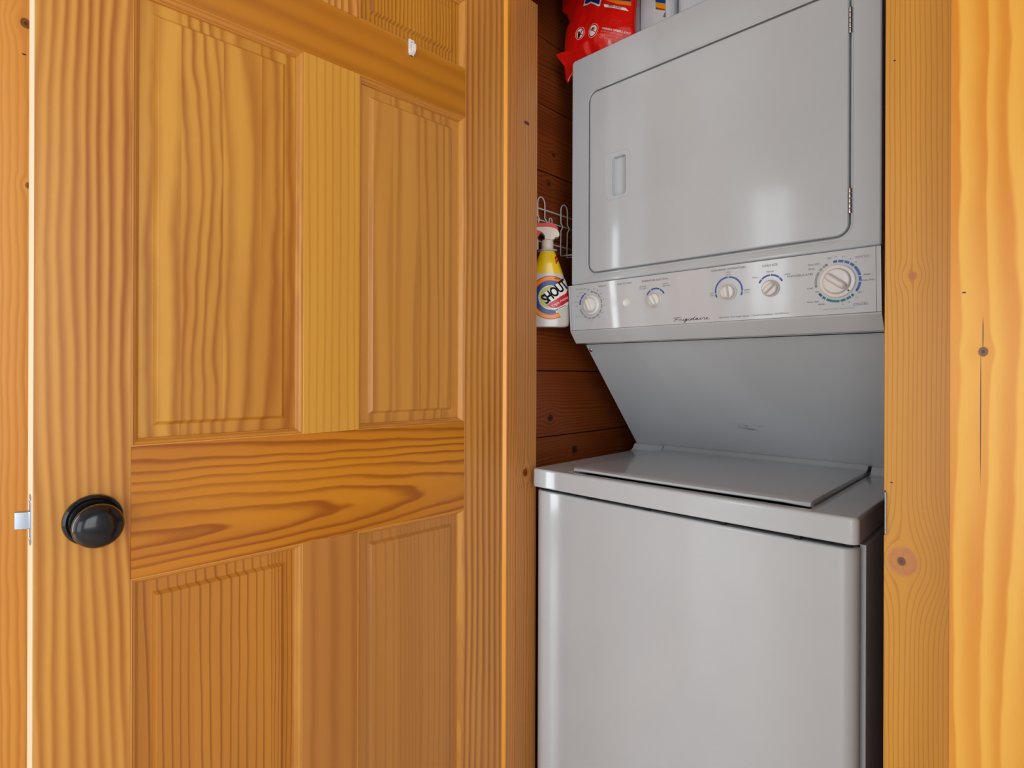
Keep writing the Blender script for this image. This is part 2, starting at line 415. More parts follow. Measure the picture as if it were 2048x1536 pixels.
# --- wall end behind the latch edge of the door
lw = wood('left_wall_pine', (230, 162, 74), (192, 114, 36), 'z', 'y', 110, 21.0, wav=0.012, contrast=.5,
          knots=[(1.684, .1145, .0068, .95), (1.433, .1185, .0042, .9)], nicks=[(1.635, .1125, .0012, .003)], red=(62, 28, 10), fine=.08, blotch=.4)
lwall = empty('wall_left'); lwall['kind'] = 'structure'
box('board', -1.19, -1.15, .02, .16, 0, 2.42, lw, lwall, bev=.002)
box('board', -1.19, -1.15, -.125, .0195, 0, 2.42, wood('left_wall_pine_next', (226, 158, 86), (190, 112, 44), 'z', 'y', 90, 23.0), lwall, bev=.002)

# --- closet shell
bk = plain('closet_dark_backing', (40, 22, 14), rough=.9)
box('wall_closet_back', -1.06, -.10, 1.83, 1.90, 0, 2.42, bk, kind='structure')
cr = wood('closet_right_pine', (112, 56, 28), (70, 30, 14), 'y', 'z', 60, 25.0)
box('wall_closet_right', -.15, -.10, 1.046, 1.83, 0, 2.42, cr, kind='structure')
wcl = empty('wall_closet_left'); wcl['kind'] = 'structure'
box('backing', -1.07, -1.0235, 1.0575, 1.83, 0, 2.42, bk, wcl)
zs = [0.018+.184*k for k in range(14)]
kn = {5: [(1.337, .919, .0085, .95)], 6: [(1.224, 1.018, .0105, 1.0)], 9: [(1.215, 1.775-.1, .007, .7)], 10: [(1.235, 1.76, .007, .85)]}
kn[5] = [(1.337, .919, .0120, .95)]
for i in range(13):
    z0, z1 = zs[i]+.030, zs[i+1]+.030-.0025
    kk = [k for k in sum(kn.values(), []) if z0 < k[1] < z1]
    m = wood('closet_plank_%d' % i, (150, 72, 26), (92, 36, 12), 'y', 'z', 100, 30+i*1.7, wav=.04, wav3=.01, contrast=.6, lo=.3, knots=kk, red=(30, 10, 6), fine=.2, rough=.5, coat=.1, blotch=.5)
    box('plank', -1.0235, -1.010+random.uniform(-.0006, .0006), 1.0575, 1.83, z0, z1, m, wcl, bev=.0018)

# ------------------------------------------------------------------ the open six-panel door
A = math.radians(2.72)
DW, DH, DT = 0.8145, 2.03, 0.035
door = empty('door_1', (-.893, .914, 0), math.atan2(-math.cos(A), -math.sin(A))); door['kind'] = 'structure'
door['label'] = 'open six-panel varnished pine door with a dark round knob'
# local frame: x from hinge edge to latch edge, y out of the visible face, z up
def dwood(n, u, v, **k): return wood(n, k.pop('light', L1), k.pop('dark', D1), u, v, **k)
zb, z_lo1, z_lo2, z_up1, z_up2, zt = .012, .853, 1.039, 1.689, 1.790, DH
s_r, s_m1, s_m2, s_l = .112, .361, .464, .709
m_latch = dwood('stile_latch', 'z', 'x', freq=70, seed=1.3, wav=.034, wav2=.0026, wav3=.008, soft=.62, contrast=1.0, power=.8, fine=.12, light=(212, 150, 64), dark=(158, 84, 20))
m_hinge = dwood('stile_hinge', 'z', 'x', freq=62, seed=2.6, wav=.016, wav2=.0014, wav3=.006, soft=.62, contrast=.9, power=.9, light=(204, 140, 62), dark=(150, 82, 30))
m_lock = dwood('rail_lock', 'x', 'z', freq=64, seed=3.9, wav=.022, wav2=.0060, wav3=.008, lo=.30, hi=.80, soft=.84, cath=(.905, .74, .085), contrast=.95, power=1.5, fine=.15, light=(200, 126, 26), dark=(150, 76, 12), blotch=.6)
m_up = dwood('rail_upper', 'x', 'z', freq=24, seed=4.2, wav=.02, contrast=.5, power=1.2, soft=.65, light=(190, 120, 30), dark=(152, 84, 22))
m_mul = dwood('mullion_mid', 'z', 'x', freq=70, seed=5.7, wav=.010, wav2=.0008, wav3=.008, contrast=.38, lo=.5, hi=.88, soft=.92, power=1.5, light=(212, 152, 58), dark=(166, 102, 34), fine=.13)
m_mul2 = dwood('mullion_low', 'z', 'x', freq=26, seed=6.6, wav=.02, contrast=.5, soft=.65, light=(186, 122, 56), dark=(146, 84, 34))
def bx(name, x0, x1, z0, z1, m): return box(name, x0, x1, -DT, 0, z0, z1, m, door, bev=.0008, seg=1)
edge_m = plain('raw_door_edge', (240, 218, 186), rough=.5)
bx('stile', s_l, DW-.001, zb, zt, m_latch); bx('stile', 0, s_r, zb, zt, m_hinge)
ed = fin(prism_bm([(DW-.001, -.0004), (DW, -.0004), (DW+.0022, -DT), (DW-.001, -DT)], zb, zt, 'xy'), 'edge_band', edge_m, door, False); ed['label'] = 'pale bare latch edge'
bx('rail', s_r, s_l, z_lo1, z_lo2, m_lock); bx('rail', s_r, s_l, z_up1, z_up2, m_up)
bx('rail', s_r, s_l, zb, .24, dwood('rail_bottom', 'x', 'z', freq=50, seed=8.8)); bx('rail', s_r, s_l, 1.94, zt, dwood('rail_top', 'x', 'z', freq=50, seed=9.8))
bx('mullion', s_m1, s_m2, z_lo2, z_up1, m_mul); bx('mullion', s_m1, s_m2, .24, z_lo1, m_mul2); bx('mullion', s_m1, s_m2, z_up2, 1.94, dwood('mullion_top', 'z', 'x', freq=70, seed=7.1))
def loops(x0, x1, z0, z1, prof, closed_inner):
    bm = bmesh.new(); rings = []
    for i, y in prof:
        rings.append([bm.verts.new(p) for p in ((x0+i, y, z0+i), (x1-i, y, z0+i), (x1-i, y, z1-i), (x0+i, y, z1-i))])
    for a, b in zip(rings, rings[1:]):
        for k in range(4): bm.faces.new((a[k], a[(k+1) % 4], b[(k+1) % 4], b[k])).material_index = 0 if (closed_inner or k % 2) else 1
    if closed_inner: bm.faces.new(rings[-1])
    return bm
PAN = [(s_m2, s_l, z_lo2, z_up1, dict(freq=40, seed=10.4, wav=.050, wav2=.007, wav3=.010, contrast=.85, stave=.058, soft=.62, light=(216, 156, 62), dark=(156, 86, 22), power=1.3, blotch=.8, fine=.14)),
       (s_r, s_m1, z_lo2, z_up1, dict(freq=38, seed=11.9, wav=.030, wav2=.002, wav3=.012, contrast=.55, stave=.062, lo=.3, soft=.8, light=(202, 140, 62), dark=(156, 94, 38), power=2.0)),
       (s_m2, s_l, .24, z_lo1, dict(freq=105, seed=12.3, wav=.020, wav2=.0016, wav3=.007, contrast=.75, stave=.115, lo=.45, hi=.86, soft=.9, fine=.14, light=(194, 126, 44), dark=(140, 74, 18), power=2.6)),
       (s_r, s_m1, .24, z_lo1, dict(freq=75, seed=13.7, wav=.014, wav2=.0010, wav3=.008, contrast=.42, stave=.055, lo=.5, hi=.88, soft=.92, fine=.14, light=(186, 124, 58), dark=(146, 90, 40), power=2.2)),
       (s_m2, s_l, z_up2, 1.94, dict(freq=60, seed=14.4, wav=.02, contrast=.6)),
       (s_r, s_m1, z_up2, 1.94, dict(freq=120, seed=15.2, wav=.006, contrast=.8, light=(198, 134, 44), dark=(148, 84, 22), power=2.0))]
moldm_v = dwood('molding_pine', 'z', 'x', freq=160, seed=17.0, wav=.006, contrast=.35, light=(206, 142, 62), dark=(152, 86, 32))
moldm_h = dwood('molding_pine_across', 'x', 'z', freq=160, seed=18.0, wav=.006, contrast=.35, light=(206, 138, 56), dark=(148, 82, 28))
for i, (x0, x1, z0, z1, k) in enumerate(PAN):
    pm = dwood('panel_%d' % i, 'z', 'x', **k)
    # raised field: slopes up to the surrounding groove, small steep fillet, flat field
    bm = loops(x0-.004, x1+.004, z0-.004, z1+.004, [(0, -DT+.012), (0, -.0140), (.013, -.0135), (.0310, -.0130), (.0318, -.0126), (.0365, -.0072), (.0374, -.0068)], True)
    bmesh.ops.recalc_face_normals(bm, faces=bm.faces[:])
    if sum(f.normal.y for f in bm.faces if len(f.verts) == 4 and f.calc_area() > .02) < 0: bmesh.ops.reverse_faces(bm, faces=bm.faces[:])
    me = bpy.data.meshes.new('panel'); bm.to_mesh(me); bm.free(); link('panel', me, pm, door)
    bm = loops(x0-.0005, x1+.0005, z0-.0005, z1+.0005, [(0, -.018), (0, -.0006), (.0022, -.0004), (.0034, -.0032), (.0060, -.0046), (.0085, -.0085), (.0098, -.0100), (.0106, -.0135), (.0122, -.0140), (.0122, -.020)], False)
    for f in bm.faces:
        f.normal_update()
        if f.normal.y < -1e-4: f.normal_flip()
    me = bpy.data.meshes.new('molding'); bm.to_mesh(me); bm.free(); link('molding', me, [moldm_v, moldm_h], door)
# knob: rose, neck, flattened ball
kn_o = empty('knob', (.752, 0, .945)); kn_o.parent = door
kn_o['label'] = 'dark bronze round knob on a round rose'
fin(lathe_bm([(.0, 0), (.0335, 0), (.0340, .003), (.0330, .0065), (.0300, .0085), (.0270, .0080), (.0255, .0095), (.0245, .0125), (.0, .0125)], 48, 'y'), 'rose', bronze, kn_o, True)
fin(lathe_bm([(.012, .010), (.0115, .022), (.0145, .028), (.0225, .0325), (.0272, .0385), (.0283, .0445), (.0270, .0505), (.0235, .0555), (.0175, .0590), (.0100, .0606), (0, .0612)], 48, 'y'), 'knob_head', bronze, kn_o, 'all')
# latch in the edge
lt = empty('latch', (DW, -.0175, .953)); lt.parent = door
bm = prism_bm(rrect(-.0125, .0125, -.033, .033, .010), 0, .0015, 'xy')
bmesh.ops.transform(bm, matrix=Matrix(((0, 0, 1), (1, 0, 0), (0, 1, 0))), verts=bm.verts)
fin(bm, 'face_plate', steel, lt)
bm = prism_bm([(0, -.0065), (.015, -.0065), (.016, -.005), (.016, .000), (.004, .0065), (0, .0065)], -.011, .011, 'xy', .001, .001, 2)
fin(bm, 'bolt', steel, lt)
for dz in (-.025, .025): fin(lathe_bm([(0, .0022), (.0022, .002), (.003, .0012), (.003, 0)], 12, 'z'), 'screw', chrome, lt).matrix_local = Matrix.Translation((.0005, 0, dz)) @ Matrix.Rotation(math.pi/2, 4, 'Y')
# small white hook screwed to the upper rail
hk = empty('hook', (.250, 0, 1.780)); hk.parent = door; hk['label'] = 'small white plastic hook with a metal screw'
out = [(-.0075, .017), (.0045, .017), (.0045, .003), (.0015, -.003), (-.0045, -.003), (-.0060, .001), (-.0085, .001), (-.0105, -.006), (-.007, -.013), (-.001, -.0155), (.0055, -.012), (.0075, -.004), (.0075, .017)]
bm = prism_bm([(-.0060, .016), (.0060, .016), (.0060, -.010), (.0030, -.015), (-.0050, -.015), (-.0060, -.010)], 0, .0035, 'xz', .0008)
fin(bm, 'back_plate', white_plast, hk)
bm = prism_bm([(0, -.002), (.006, -.0035), (.0085, .000), (.0085, .0045), (.0105, .0060), (.0125, .0045), (.0130, -.004), (.0100, -.0115), (.004, -.0150), (0, -.0150)], -.0045, .0045, 'yz', .0012, .0012)
fin(bm, 'hook_arm', white_plast, hk)
fin(lathe_bm([(.0032, 0), (.0030, .0016), (.0018, .0026), (0, .0030)], 16, 'y', (0, .0035, .008)), 'screw', chrome, hk, 'all')

# ------------------------------------------------------------------ stacked laundry centre
XL, XR = -.903, -.212
lc = tag(empty('laundry_center', ((XL+XR)/2, 1.4, 0)), 'tall white stacked washer and dryer in the wooden closet', 'washer dryer')
LP = V(((XL+XR)/2, 1.4, 0))
def part(o, p=None):
    """parent keeping world coordinates"""
    p = p or lc; o.parent = p
    if p is lc: o.matrix_parent_inverse = Matrix.Translation(-LP)
    return o
def sub(o, p): o.parent = p; return o
# washer body sides + back
part(box('washer_cabinet', XL+.004, XR-.001, 1.076, 1.76, .03, .862, enamel_side, bev=.0025))
part(box('panel_seam', XL+.008, XR-.010, 1.050, 1.08, .03, .860, dark_gap))
for fx in (XL+.06, XR-.06):
    for fy in (1.10, 1.70):
        part(fin(lathe_bm([(0, 0), (.018, 0), (.018, .012), (.008, .014), (.008, .032), (0, .032)], 16, 'z', (fx, fy, 0)), 'foot', dark_gap))
# bowed front panel, wrapped corners
def front_outline(x0, x1, yf, yb, bow, r, n=14):
    out = [(x0, yb)]
    for i in range(7):
        t = math.radians(180+90*i/6); out.append((x0+r+r*math.cos(t), yf+bow+r+r*math.sin(t)*1.0))
    for i in range(1, n):
        t = i/n; x = x0+r+(x1-x0-2*r)*t; out.append((x, yf+bow-bow*(1-(2*t-1)**2)))
    for i in range(7):
        t = math.radians(270+90*i/6); out.append((x1-r+r*math.cos(t), yf+bow+r+r*math.sin(t)))
    out.append((x1, yb)); return out
part(fin(prism_bm(front_outline(XL, XR-.006, 1.029, 1.064, .004, .026), .02, .8615, 'xy', .011, .004, 5), 'front_panel', enamel))
part(box('cabinet_gap', XL+.012, XR-.016, 1.045, 1.10, .84, .8715, dark_gap))
for cxx in (-.741, -.5955, -.438, -.307): part(box('clip', cxx-.005, cxx+.005, 1.0345, 1.06, .8595, .8705, dark_gap))
# washer top deck with recess for the lid and rear upstand
deck = fin(prism_bm(front_outline(XL, XR-.002, 1.019, 1.56, .005, .012), .8705, .9145, 'xy', .006, .003, 4), 'washer_top', enamel)
cb = bmesh.new(); add_box(cb, -.806, -.289, 1.043, 1.535, .901, 1.0); boolean(deck, cb)
part(deck)
def upstand(name, x0, x1):
    bm = prism_bm([(1.468, .9140), (1.478, .9158), (1.486, .9205), (1.494, .931), (1.503, .9335), (1.56, .9335), (1.56, .9140)], x0, x1, 'yz')
    return part(fin(bm, name, enamel))
upstand('rear_ledge', XL, -.809); upstand('rear_ledge', -.286, XR-.002)
# lid: flat sheet rising into the ledge line at the back, rounded front with a finger slot below
lid_prof = [(1.047, .9175), (1.0445, .9195), (1.046, .9230), (1.052, .9250), (1.070, .9258), (1.450, .9250), (1.474, .9256), (1.484, .9290), (1.490, .9345), (1.500, .9365), (1.528, .9365), (1.528, .931), (1.5, .931), (1.493, .928), (1.486, .9230), (1.474, .9200), (1.450, .9190), (1.075, .9195), (1.056, .9190), (1.050, .9180)]
lb = prism_bm([(a, b) for a, b in lid_prof], -.803, -.292, 'yz', .0018, .0018, 2)
for i in range(1, 24):                           # lengthwise cuts so that the front edge can bow
    xx = -.803+.511*i/24; bmesh.ops.bisect_plane(lb, geom=lb.verts[:]+lb.edges[:]+lb.faces[:], plane_co=(xx, 0, 0), plane_no=(1, 0, 0))
for v in lb.verts:
    t = (v.co.x+.5475)/.2555; e_ = max(0, (abs(t)-.86)/.14)
    if v.co.y < 1.10: v.co.y += .004*t*t+.010*e_**2; v.co.z -= .0065*e_**1.3*(1-(v.co.y-1.04)/.06) if v.co.z < .9215 else .0015*e_
add_box(lb, -.8028, -.7995, 1.075, 1.48, .904, .921); add_box(lb, -.2955, -.2922, 1.075, 1.48, .904, .921)
part(fin(lb, 'washer_lid', enamel))
part(box('lid_recess_shade', -.805, -.290, 1.052, 1.53, .9012, .9018, dark_gap))  # near-black sheet on the recess floor: shade under the lid as colour
# sloped support panel
sl = prism_bm([(1.250, 1.2215), (1.2445, 1.2215), (1.2435, 1.218), (1.5045, .9325), (1.512, .9325), (1.512, .939)], XL+.002, XR-.004, 'yz', .001, .001, 2)
smk = enamel.copy(); smk.name = 'white_enamel_scuffed'; nt = smk.node_tree; bs = nt.nodes['Principled BSDF']
tc = nt.nodes.new('ShaderNodeTexCoord'); sx = nt.nodes.new('ShaderNodeSeparateXYZ'); nt.links.new(tc.outputs['Object'], sx.inputs[0])
ox_, oz_ = N(nt, sx.outputs[0]), N(nt, sx.outputs[2])
def smudge(cx, cz, rx, rz, slant=0.0):
    a = (ox_-cx)*(1/rx); b_ = (oz_-cz-(ox_-cx)*slant)*(1/rz); return ((a*a+b_*b_)*-1.0).f('EXPONENT')
ns = noise(nt, ox_*60, oz_*160, 0.0, 1.0, 3, .7)
m_ = smudge(-.538, 1.0055, .014, .0022, -.05)*.8+smudge(-.552, 1.011, .022, .006, -.1)*smooth(ns, .45, .62)*.6+smudge(-.524, 1.012, .018, .008)*smooth(ns, .5, .66)*.5
old = bs.inputs['Base Color'].links[0].from_socket
nt.links.new(mixc(nt, m_.f('MINIMUM', .75), old, s2l((120, 116, 110))), bs.inputs['Base Color'])
sp_ = part(fin(sl, 'support_panel', smk))
part(box('support_back', XL+.02, XR-.02, 1.60, 1.75, .90, 1.40, enamel_side))
nrm = V((0, -.738, -.675))
for x in (XL+.011,):
    bm = lathe_bm([(.0050, 0), (.0048, .0014), (.0030, .0022), (0, .0024)], 16)
    bmesh.ops.transform(bm, verts=bm.verts, matrix=Matrix.Translation((x, 1.2525, 1.2065)) @ nrm.to_track_quat('Z', 'Y').to_matrix().to_4x4())
    s_ = fin(bm, 'screw', chrome, None, 'all'); part(s_)
# dryer cabinet
dc = fin(prism_bm(rrect(XL, XR, 1.3745, 1.960, [.004, .010, .010, .004]), 1.179, 1.74, 'xz', 0, .006, 4), 'dryer_cabinet', enamel)
DX0, DX1, DZ0, DZ1 = -.846, -.263, 1.401, 1.857
cb = prism_bm(rrect(DX0-.0045, DX1+.004, DZ0-.005, DZ1+.0045, .027, 8), 1.10, 1.192, 'xz'); boolean(dc, cb)
part(dc)
# soften the rolled rim round the door opening
ring = bmesh.new(); tube_bm([(x, 1.1803, z) for x, z in rrect(DX0-.0057, DX1+.0052, DZ0-.0062, DZ1+.0057, .028, 8)], .0023, 8, ring, closed=True)
part(fin(ring, 'door_rim', enamel, None, 'all'))
dd = fin(prism_bm(rrect(DX0, DX1, DZ0, DZ1, .0225, 8), 1.1775, 1.1905, 'xz', 0, .004, 4), 'dryer_door', enamel)
cb = prism_bm(rrect(-.776, -.737, 1.580, 1.676, .008, 6), 1.10, 1.1893, 'xz'); boolean(dd, cb)
part(dd)
hr = bmesh.new(); tube_bm([(x, 1.1776, z) for x, z in rrect(-.797, -.7255, 1.573, 1.688, .015, 8)], .0011, 8, hr, closed=True)
part(fin(hr, 'handle', enamel, None, 'all'), lc)
hr = bmesh.new(); tube_bm([(x, 1.1780, z) for x, z in rrect(-.7765, -.7365, 1.5795, 1.6765, .0085, 8)], .0010, 8, hr, closed=True)
part(fin(hr, 'handle_rim', enamel, None, 'all'), lc)
cup = bmesh.new()                                # curved back of the recessed grip
cp = [(-.776+.039*i/12, 1.1888-.0075*math.sin(math.pi*min(1, i/7))*0.0-.006*max(0, (i-6)/6)**1.5) for i in range(13)]
vs0 = [cup.verts.new((x, y, 1.5805)) for x, y in cp]; vs1 = [cup.verts.new((x, y, 1.6755)) for x, y in cp]
for i in range(12): cup.faces.new((vs0[i], vs0[i+1], vs1[i+1], vs1[i]))
part(fin(cup, 'handle_cup', enamel, None, 'all'))
for z0, z1 in ((1.770, 1.818), (1.439, 1.486)):
    bm = bmesh.new()
    for k in range(5):
        a = z0+(z1-z0)*k/5+.0006; b = z0+(z1-z0)*(k+1)/5-.0006
        t = lathe_bm([(0, a), (.0034, a), (.0038, a+.0008), (.0038, b-.0008), (.0034, b), (0, b)], 14, 'z', (DX1+.002, 1.1775, 0))
        me = bpy.data.meshes.new('x'); t.to_mesh(me); t.free(); bm.from_mesh(me)
    part(fin(bm, 'hinge', chrome))
# control panel
CPx0, CPx1 = XL-.004, XR+.001
pf = [(1.1705, 1.3715), (1.1800, 1.2560), (1.1815, 1.2515), (1.2035, 1.2245), (1.2060, 1.2225), (1.2600, 1.2225), (1.2600, 1.3725), (1.1725, 1.3725)]
bm = prism_bm(pf, CPx0, CPx1, 'yz', .0015, .0015, 2)
cpan = part(fin(bm, 'control_panel', plast))
for x in (CPx0+.0075, CPx1-.008):
    g = bmesh.new(); tube_bm([(x, 1.1706-.0001, 1.371), (x, 1.1800-.0001, 1.2565)], .0005, 6, g)
    part(fin(g, 'end_seam', plain('seam_grey', (150, 151, 152)), None, 'all'))
g = bmesh.new(); tube_bm([(CPx0+.001, 1.1802, 1.2555), (CPx1-.001, 1.1802, 1.2555)], .0007, 6, g)
part(fin(g, 'lower_seam', plain('seam_grey', (150, 151, 152)), None, 'all'))
ct, cbm_ = V((0, 1.1705, 1.3715)), V((0, 1.1800, 1.2560))
cdir = (ct-cbm_).normalized(); cn = V((0, -cdir.z, cdir.y)); cn = cn if cn.y < 0 else -cn
def con(x, z, h=0.0003):
    """point on the printed face at height z"""
    t = (z-1.2560)/(1.3715-1.2560); p = cbm_+(ct-cbm_)*t
    return V((x, p.y, p.z))+cn*h
def lettering(s, x, z, size, mat=ink, align='CENTER', **k):
    vs, fs = text2d(s, size, align, **k)
    return part(flat('lettering', vs, fs, lambda a, b: con(x+a, z+b), mat, None), cpan)
def printed(name, vf, mat, h=.0003):
    return part(flat(name, vf[0], vf[1], lambda a, b: con(a, b, h), mat, None), cpan)
def tick_cuts(cx, cz, r0, r1, angs, mat=plast):
    for a in angs: printed('tick', arc2d(cx, cz, r0-.0003, r1+.0003, a-.0006/r1*57.3, a+.0006/r1*57.3, 1), plain('tick_white', (228, 230, 232)), .0005)
# knob maker: skirt + domed cap with a grip ridge, axis along the face normal
def knob(x, z, rs, rk, h, ang, pointer, skirt=True, rw_=.28):
    q = Matrix.Translation(con(x, z, 0)) @ cn.to_track_quat('Z', 'Y').to_matrix().to_4x4()
    e = lc
    bm = bmesh.new()
    def add(b_):
        me = bpy.data.meshes.new('x'); b_.to_mesh(me); b_.free(); bm.from_mesh(me); bpy.data.meshes.remove(me)
    if skirt: add(lathe_bm([(rs, 0), (rs, .003), (rs-.001, .0042), (rk*1.04, .0052), (rk*1.02, .004), (0, .004)], 48))
    add(lathe_bm([(rk*1.0, .002), (rk, .0075), (rk*.97, .0105), (rk*.88, .0122), (rk*.5, .0128), (0, .0128)], 48))
    # ridge: elongated rounded bar standing on the cap
    n = 16; prev = None
    hw = rk*rw_
    prof = [(-1, 0), (-.93, .55), (-.7, .85), (-.35, .98), (0, 1), (.35, .98), (.7, .85), (.93, .55), (1, 0)]
    for i in range(n+1):
        t = -1+2*i/n; L = rk*.96*t
        wloc = hw*math.sqrt(max(0.02, 1-abs(t)**6)); hloc = h*math.sqrt(max(.0, 1-abs(t)**4))
        ca, sa = math.cos(ang), math.sin(ang)
        rr = [bm.verts.new((L*ca-p*wloc*sa, L*sa+p*wloc*ca, .0105+q_*hloc+.0015)) for p, q_ in prof]
        if prev:
            for k in range(len(rr)): bm.faces.new((prev[k], prev[(k+1) % len(rr)], rr[(k+1) % len(rr)], rr[k]))
        else: bm.faces.new(rr)
        prev = rr
    bm.faces.new(prev[::-1])
    bmesh.ops.transform(bm, verts=bm.verts, matrix=q)
    kb = part(fin(bm, 'knob', plast_k, None, True), e)
    if pointer:
        pa, r0, r1, hh, wd = pointer
        bm = bmesh.new(); ca, sa = math.cos(pa), math.sin(pa)
        t = bmesh.new(); add_box(t, r0, r1, -wd, wd, hh, hh+.0006); bmesh.ops.rotate(t, verts=t.verts, matrix=Matrix.Rotation(pa, 3, 'Z'))
        me = bpy.data.meshes.new('x'); t.to_mesh(me); t.free(); bm.from_mesh(me)
        bmesh.ops.transform(bm, verts=bm.verts, matrix=q)
        p_ = part(fin(bm, 'pointer', plain('black_mark', (18, 17, 20)), None, False), kb); p_['label'] = 'black pointer mark'
    return kb
R = math.radians
# in-plane frame of the track quaternion: find which local axis is world X
_q = cn.to_track_quat('Z', 'Y').to_matrix(); _xa = _q.inverted() @ V((1, 0, 0)); BA = math.atan2(_xa.y, _xa.x)   # local angle of world +X
def la(deg):                                     # clock angle on the face (0 = right, 90 = up) -> local angle
    zl = _q.inverted() @ cdir
    d = V((math.cos(R(deg)), math.sin(R(deg)))); v = _xa*d.x + zl*d.y
    return math.atan2(v.y, v.x)
# 1 drying timer
x, z = -.838, 1.3175
knob(x+.002, z, .0245, .0185, .009, la(112), (la(122), .0200, .0225, .0046, .0008))
printed('scale_arc', arc2d(x, z, .0315, .0355, 118, 172, 12, caps=True), blue)
tick_cuts(x, z, .0315, .0355, (148, 125))
printed('scale_arc', arc2d(x, z, .0315, .0355, -164, 84, 40, caps=True), greyarc)
tick_cuts(x, z, .0315, .0355, (70, 48, 24, 2, -20, -42, -65, -88, -110, -134))
lettering('TIMED DRY', -.800, 1.3610, .0052); lettering('AUTOMATIC DRY', -.8650, 1.3600, .0042, ink_l)
for s, px, pz in (('OFF', -.843, 1.3560), ('70', -.826, 1.3570), ('60', -.815, 1.3520), ('50', -.8060, 1.3430), ('40', -.7985, 1.3290), ('30', -.7980, 1.3130), ('20', -.8040, 1.2960), ('10', -.8140, 1.2850), ('10', -.8360, 1.2765), ('5', -.8510, 1.2810)):
    lettering(s, px, pz, .0042)
for s, px, pz in (('LESS DRY', -.8660, 1.3510), ('NORMAL', -.8740, 1.3430), ('MORE DRY', -.8815, 1.3290), ('DRY', -.8820, 1.3170), ('AIR FLUFF', -.8790, 1.2905)): lettering(s, px, pz, .0036, ink_l)
# start button
bm = lathe_bm([(.0105, 0), (.0105, .0018), (.0098, .0024), (.0090, .0018), (.0086, .0036), (.0078, .0044), (.0040, .0034), (0, .0030)], 36)
bmesh.ops.transform(bm, verts=bm.verts, matrix=Matrix.Translation(con(-.7335, 1.3145, 0)) @ _q.to_4x4()); part(fin(bm, 'start_button', plast_k, None, True))
lettering('PUSH TO START', -.7360, 1.3605, .0056)
# 2 dryer temperature
x, z = -.6550, 1.3165
knob(x-.001, z-.002, .0175, .0150, .010, la(118), (la(140), .0125, .0165, .0048, .0009), rw_=.36)
printed('scale_arc', arc2d(x, z, .0225, .0260, 30, 150, 24, caps=True), blue); tick_cuts(x, z, .0225, .0260, (118, 62))
lettering('TEMPERATURE SELECTIONS', -.6560, 1.3600, .0055)
lettering('DELICATES', -.6880, 1.3480, .0038); lettering('LOW HEAT', -.6880, 1.3430, .0038)
lettering('NORMAL', -.6290, 1.3490, .0038); lettering('HIGH HEAT', -.6270, 1.3440, .0038)
# 3 wash / rinse temperature
x, z = -.4845, 1.3190
knob(x+.0, z-.003, .0170, .0145, .010, la(95), (la(112), .0070, .0140, .0134, .0007), rw_=.36)
printed('scale_arc', arc2d(x, z, .0265, .0300, -22, 202, 36, caps=True), blue); tick_cuts(x, z, .0265, .0300, (188, 90, -7))
lettering('WASH/RINSE TEMPERATURES', -.4845, 1.3640, .0056)
lettering('COLD', -.4845, 1.3575, .0040); lettering('COLD', -.4845, 1.3525, .0040)
lettering('HOT', -.5200, 1.3165, .0038); lettering('COLD', -.5200, 1.3120, .0038)
lettering('WARM', -.4465, 1.3170, .0038); lettering('COLD', -.4465, 1.3120, .0038)
# 4 load size
x, z = -.3995, 1.3175
knob(x, z-.002, .0170, .0148, .010, la(42), (la(52), .0020, .0130, .0134, .0007), rw_=.36)
printed('scale_arc', arc2d(x, z, .0225, .0260, 28, 152, 24, caps=True), blue); tick_cuts(x, z, .0225, .0260, (134, 90, 46))
lettering('LOAD SIZE', -.4000, 1.3610, .0062)
lettering('SMALL', -.4290, 1.3400, .0040); lettering('MEDIUM', -.4000, 1.3485, .0040); lettering('LARGE', -.3680, 1.3395, .0040)
# 5 wash cycle timer
x, z = -.2805, 1.3165
knob(x, z, .0300, .0230, .012, la(-38), (la(-45), .0245, .0280, .0046, .0012), rw_=.30)
printed('scale_arc', arc2d(x, z, .0345, .0390, -32, 97, 28, caps=True), blue); tick_cuts(x, z, .0345, .0390, (88, 72, 56, 41, 10, -6))
printed('scale_arc', arc2d(x, z, .0345, .0390, -145, -48, 24, caps=True), teal); tick_cuts(x, z, .0345, .0390, (-135, -122, -84, -68, -53))
printed('scale_arc', arc2d(x, z, .0345, .0390, 118, 190, 18, caps=True), greyarc); tick_cuts(x, z, .0345, .0390, (132, 145))
lettering('WHITES', -.2400, 1.3560, .0062, ink_l); lettering('COLORS', -.2440, 1.2715, .0062)
lettering('KNITS/DELICATES', -.3450, 1.3345, .0058)
for s, px, pz in (('FINAL SPIN', -.3200, 1.3520), ('RINSE', -.3240, 1.3440), ('START', -.3270, 1.3075), ('OFF', -.3150, 1.3000), ('OFF', -.2935, 1.3600), ('15', -.2830, 1.3615), ('12', -.2700, 1.3600), ('8', -.2590, 1.3545), ('4', -.2500, 1.3475),
                 ('RINSE', -.2330, 1.3235), ('FINAL SPIN', -.2320, 1.3135), ('OFF', -.2450, 1.2925), ('12', -.2500, 1.2850), ('8', -.2620, 1.2765), ('6', -.2720, 1.2730), ('FINAL SPIN', -.3230, 1.2815), ('RINSE', -.3080, 1.2760)):
    lettering(s, px, pz, .0042)
lettering('PULL TO START - PUSH TO STOP', -.2790, 1.2655, .0034, ink_l)
lettering('Heavy Duty - Extra Large Capacity - 2 Speed Combinations - 3/4 HP Motor', -.4370, 1.2640, .0046, ink)
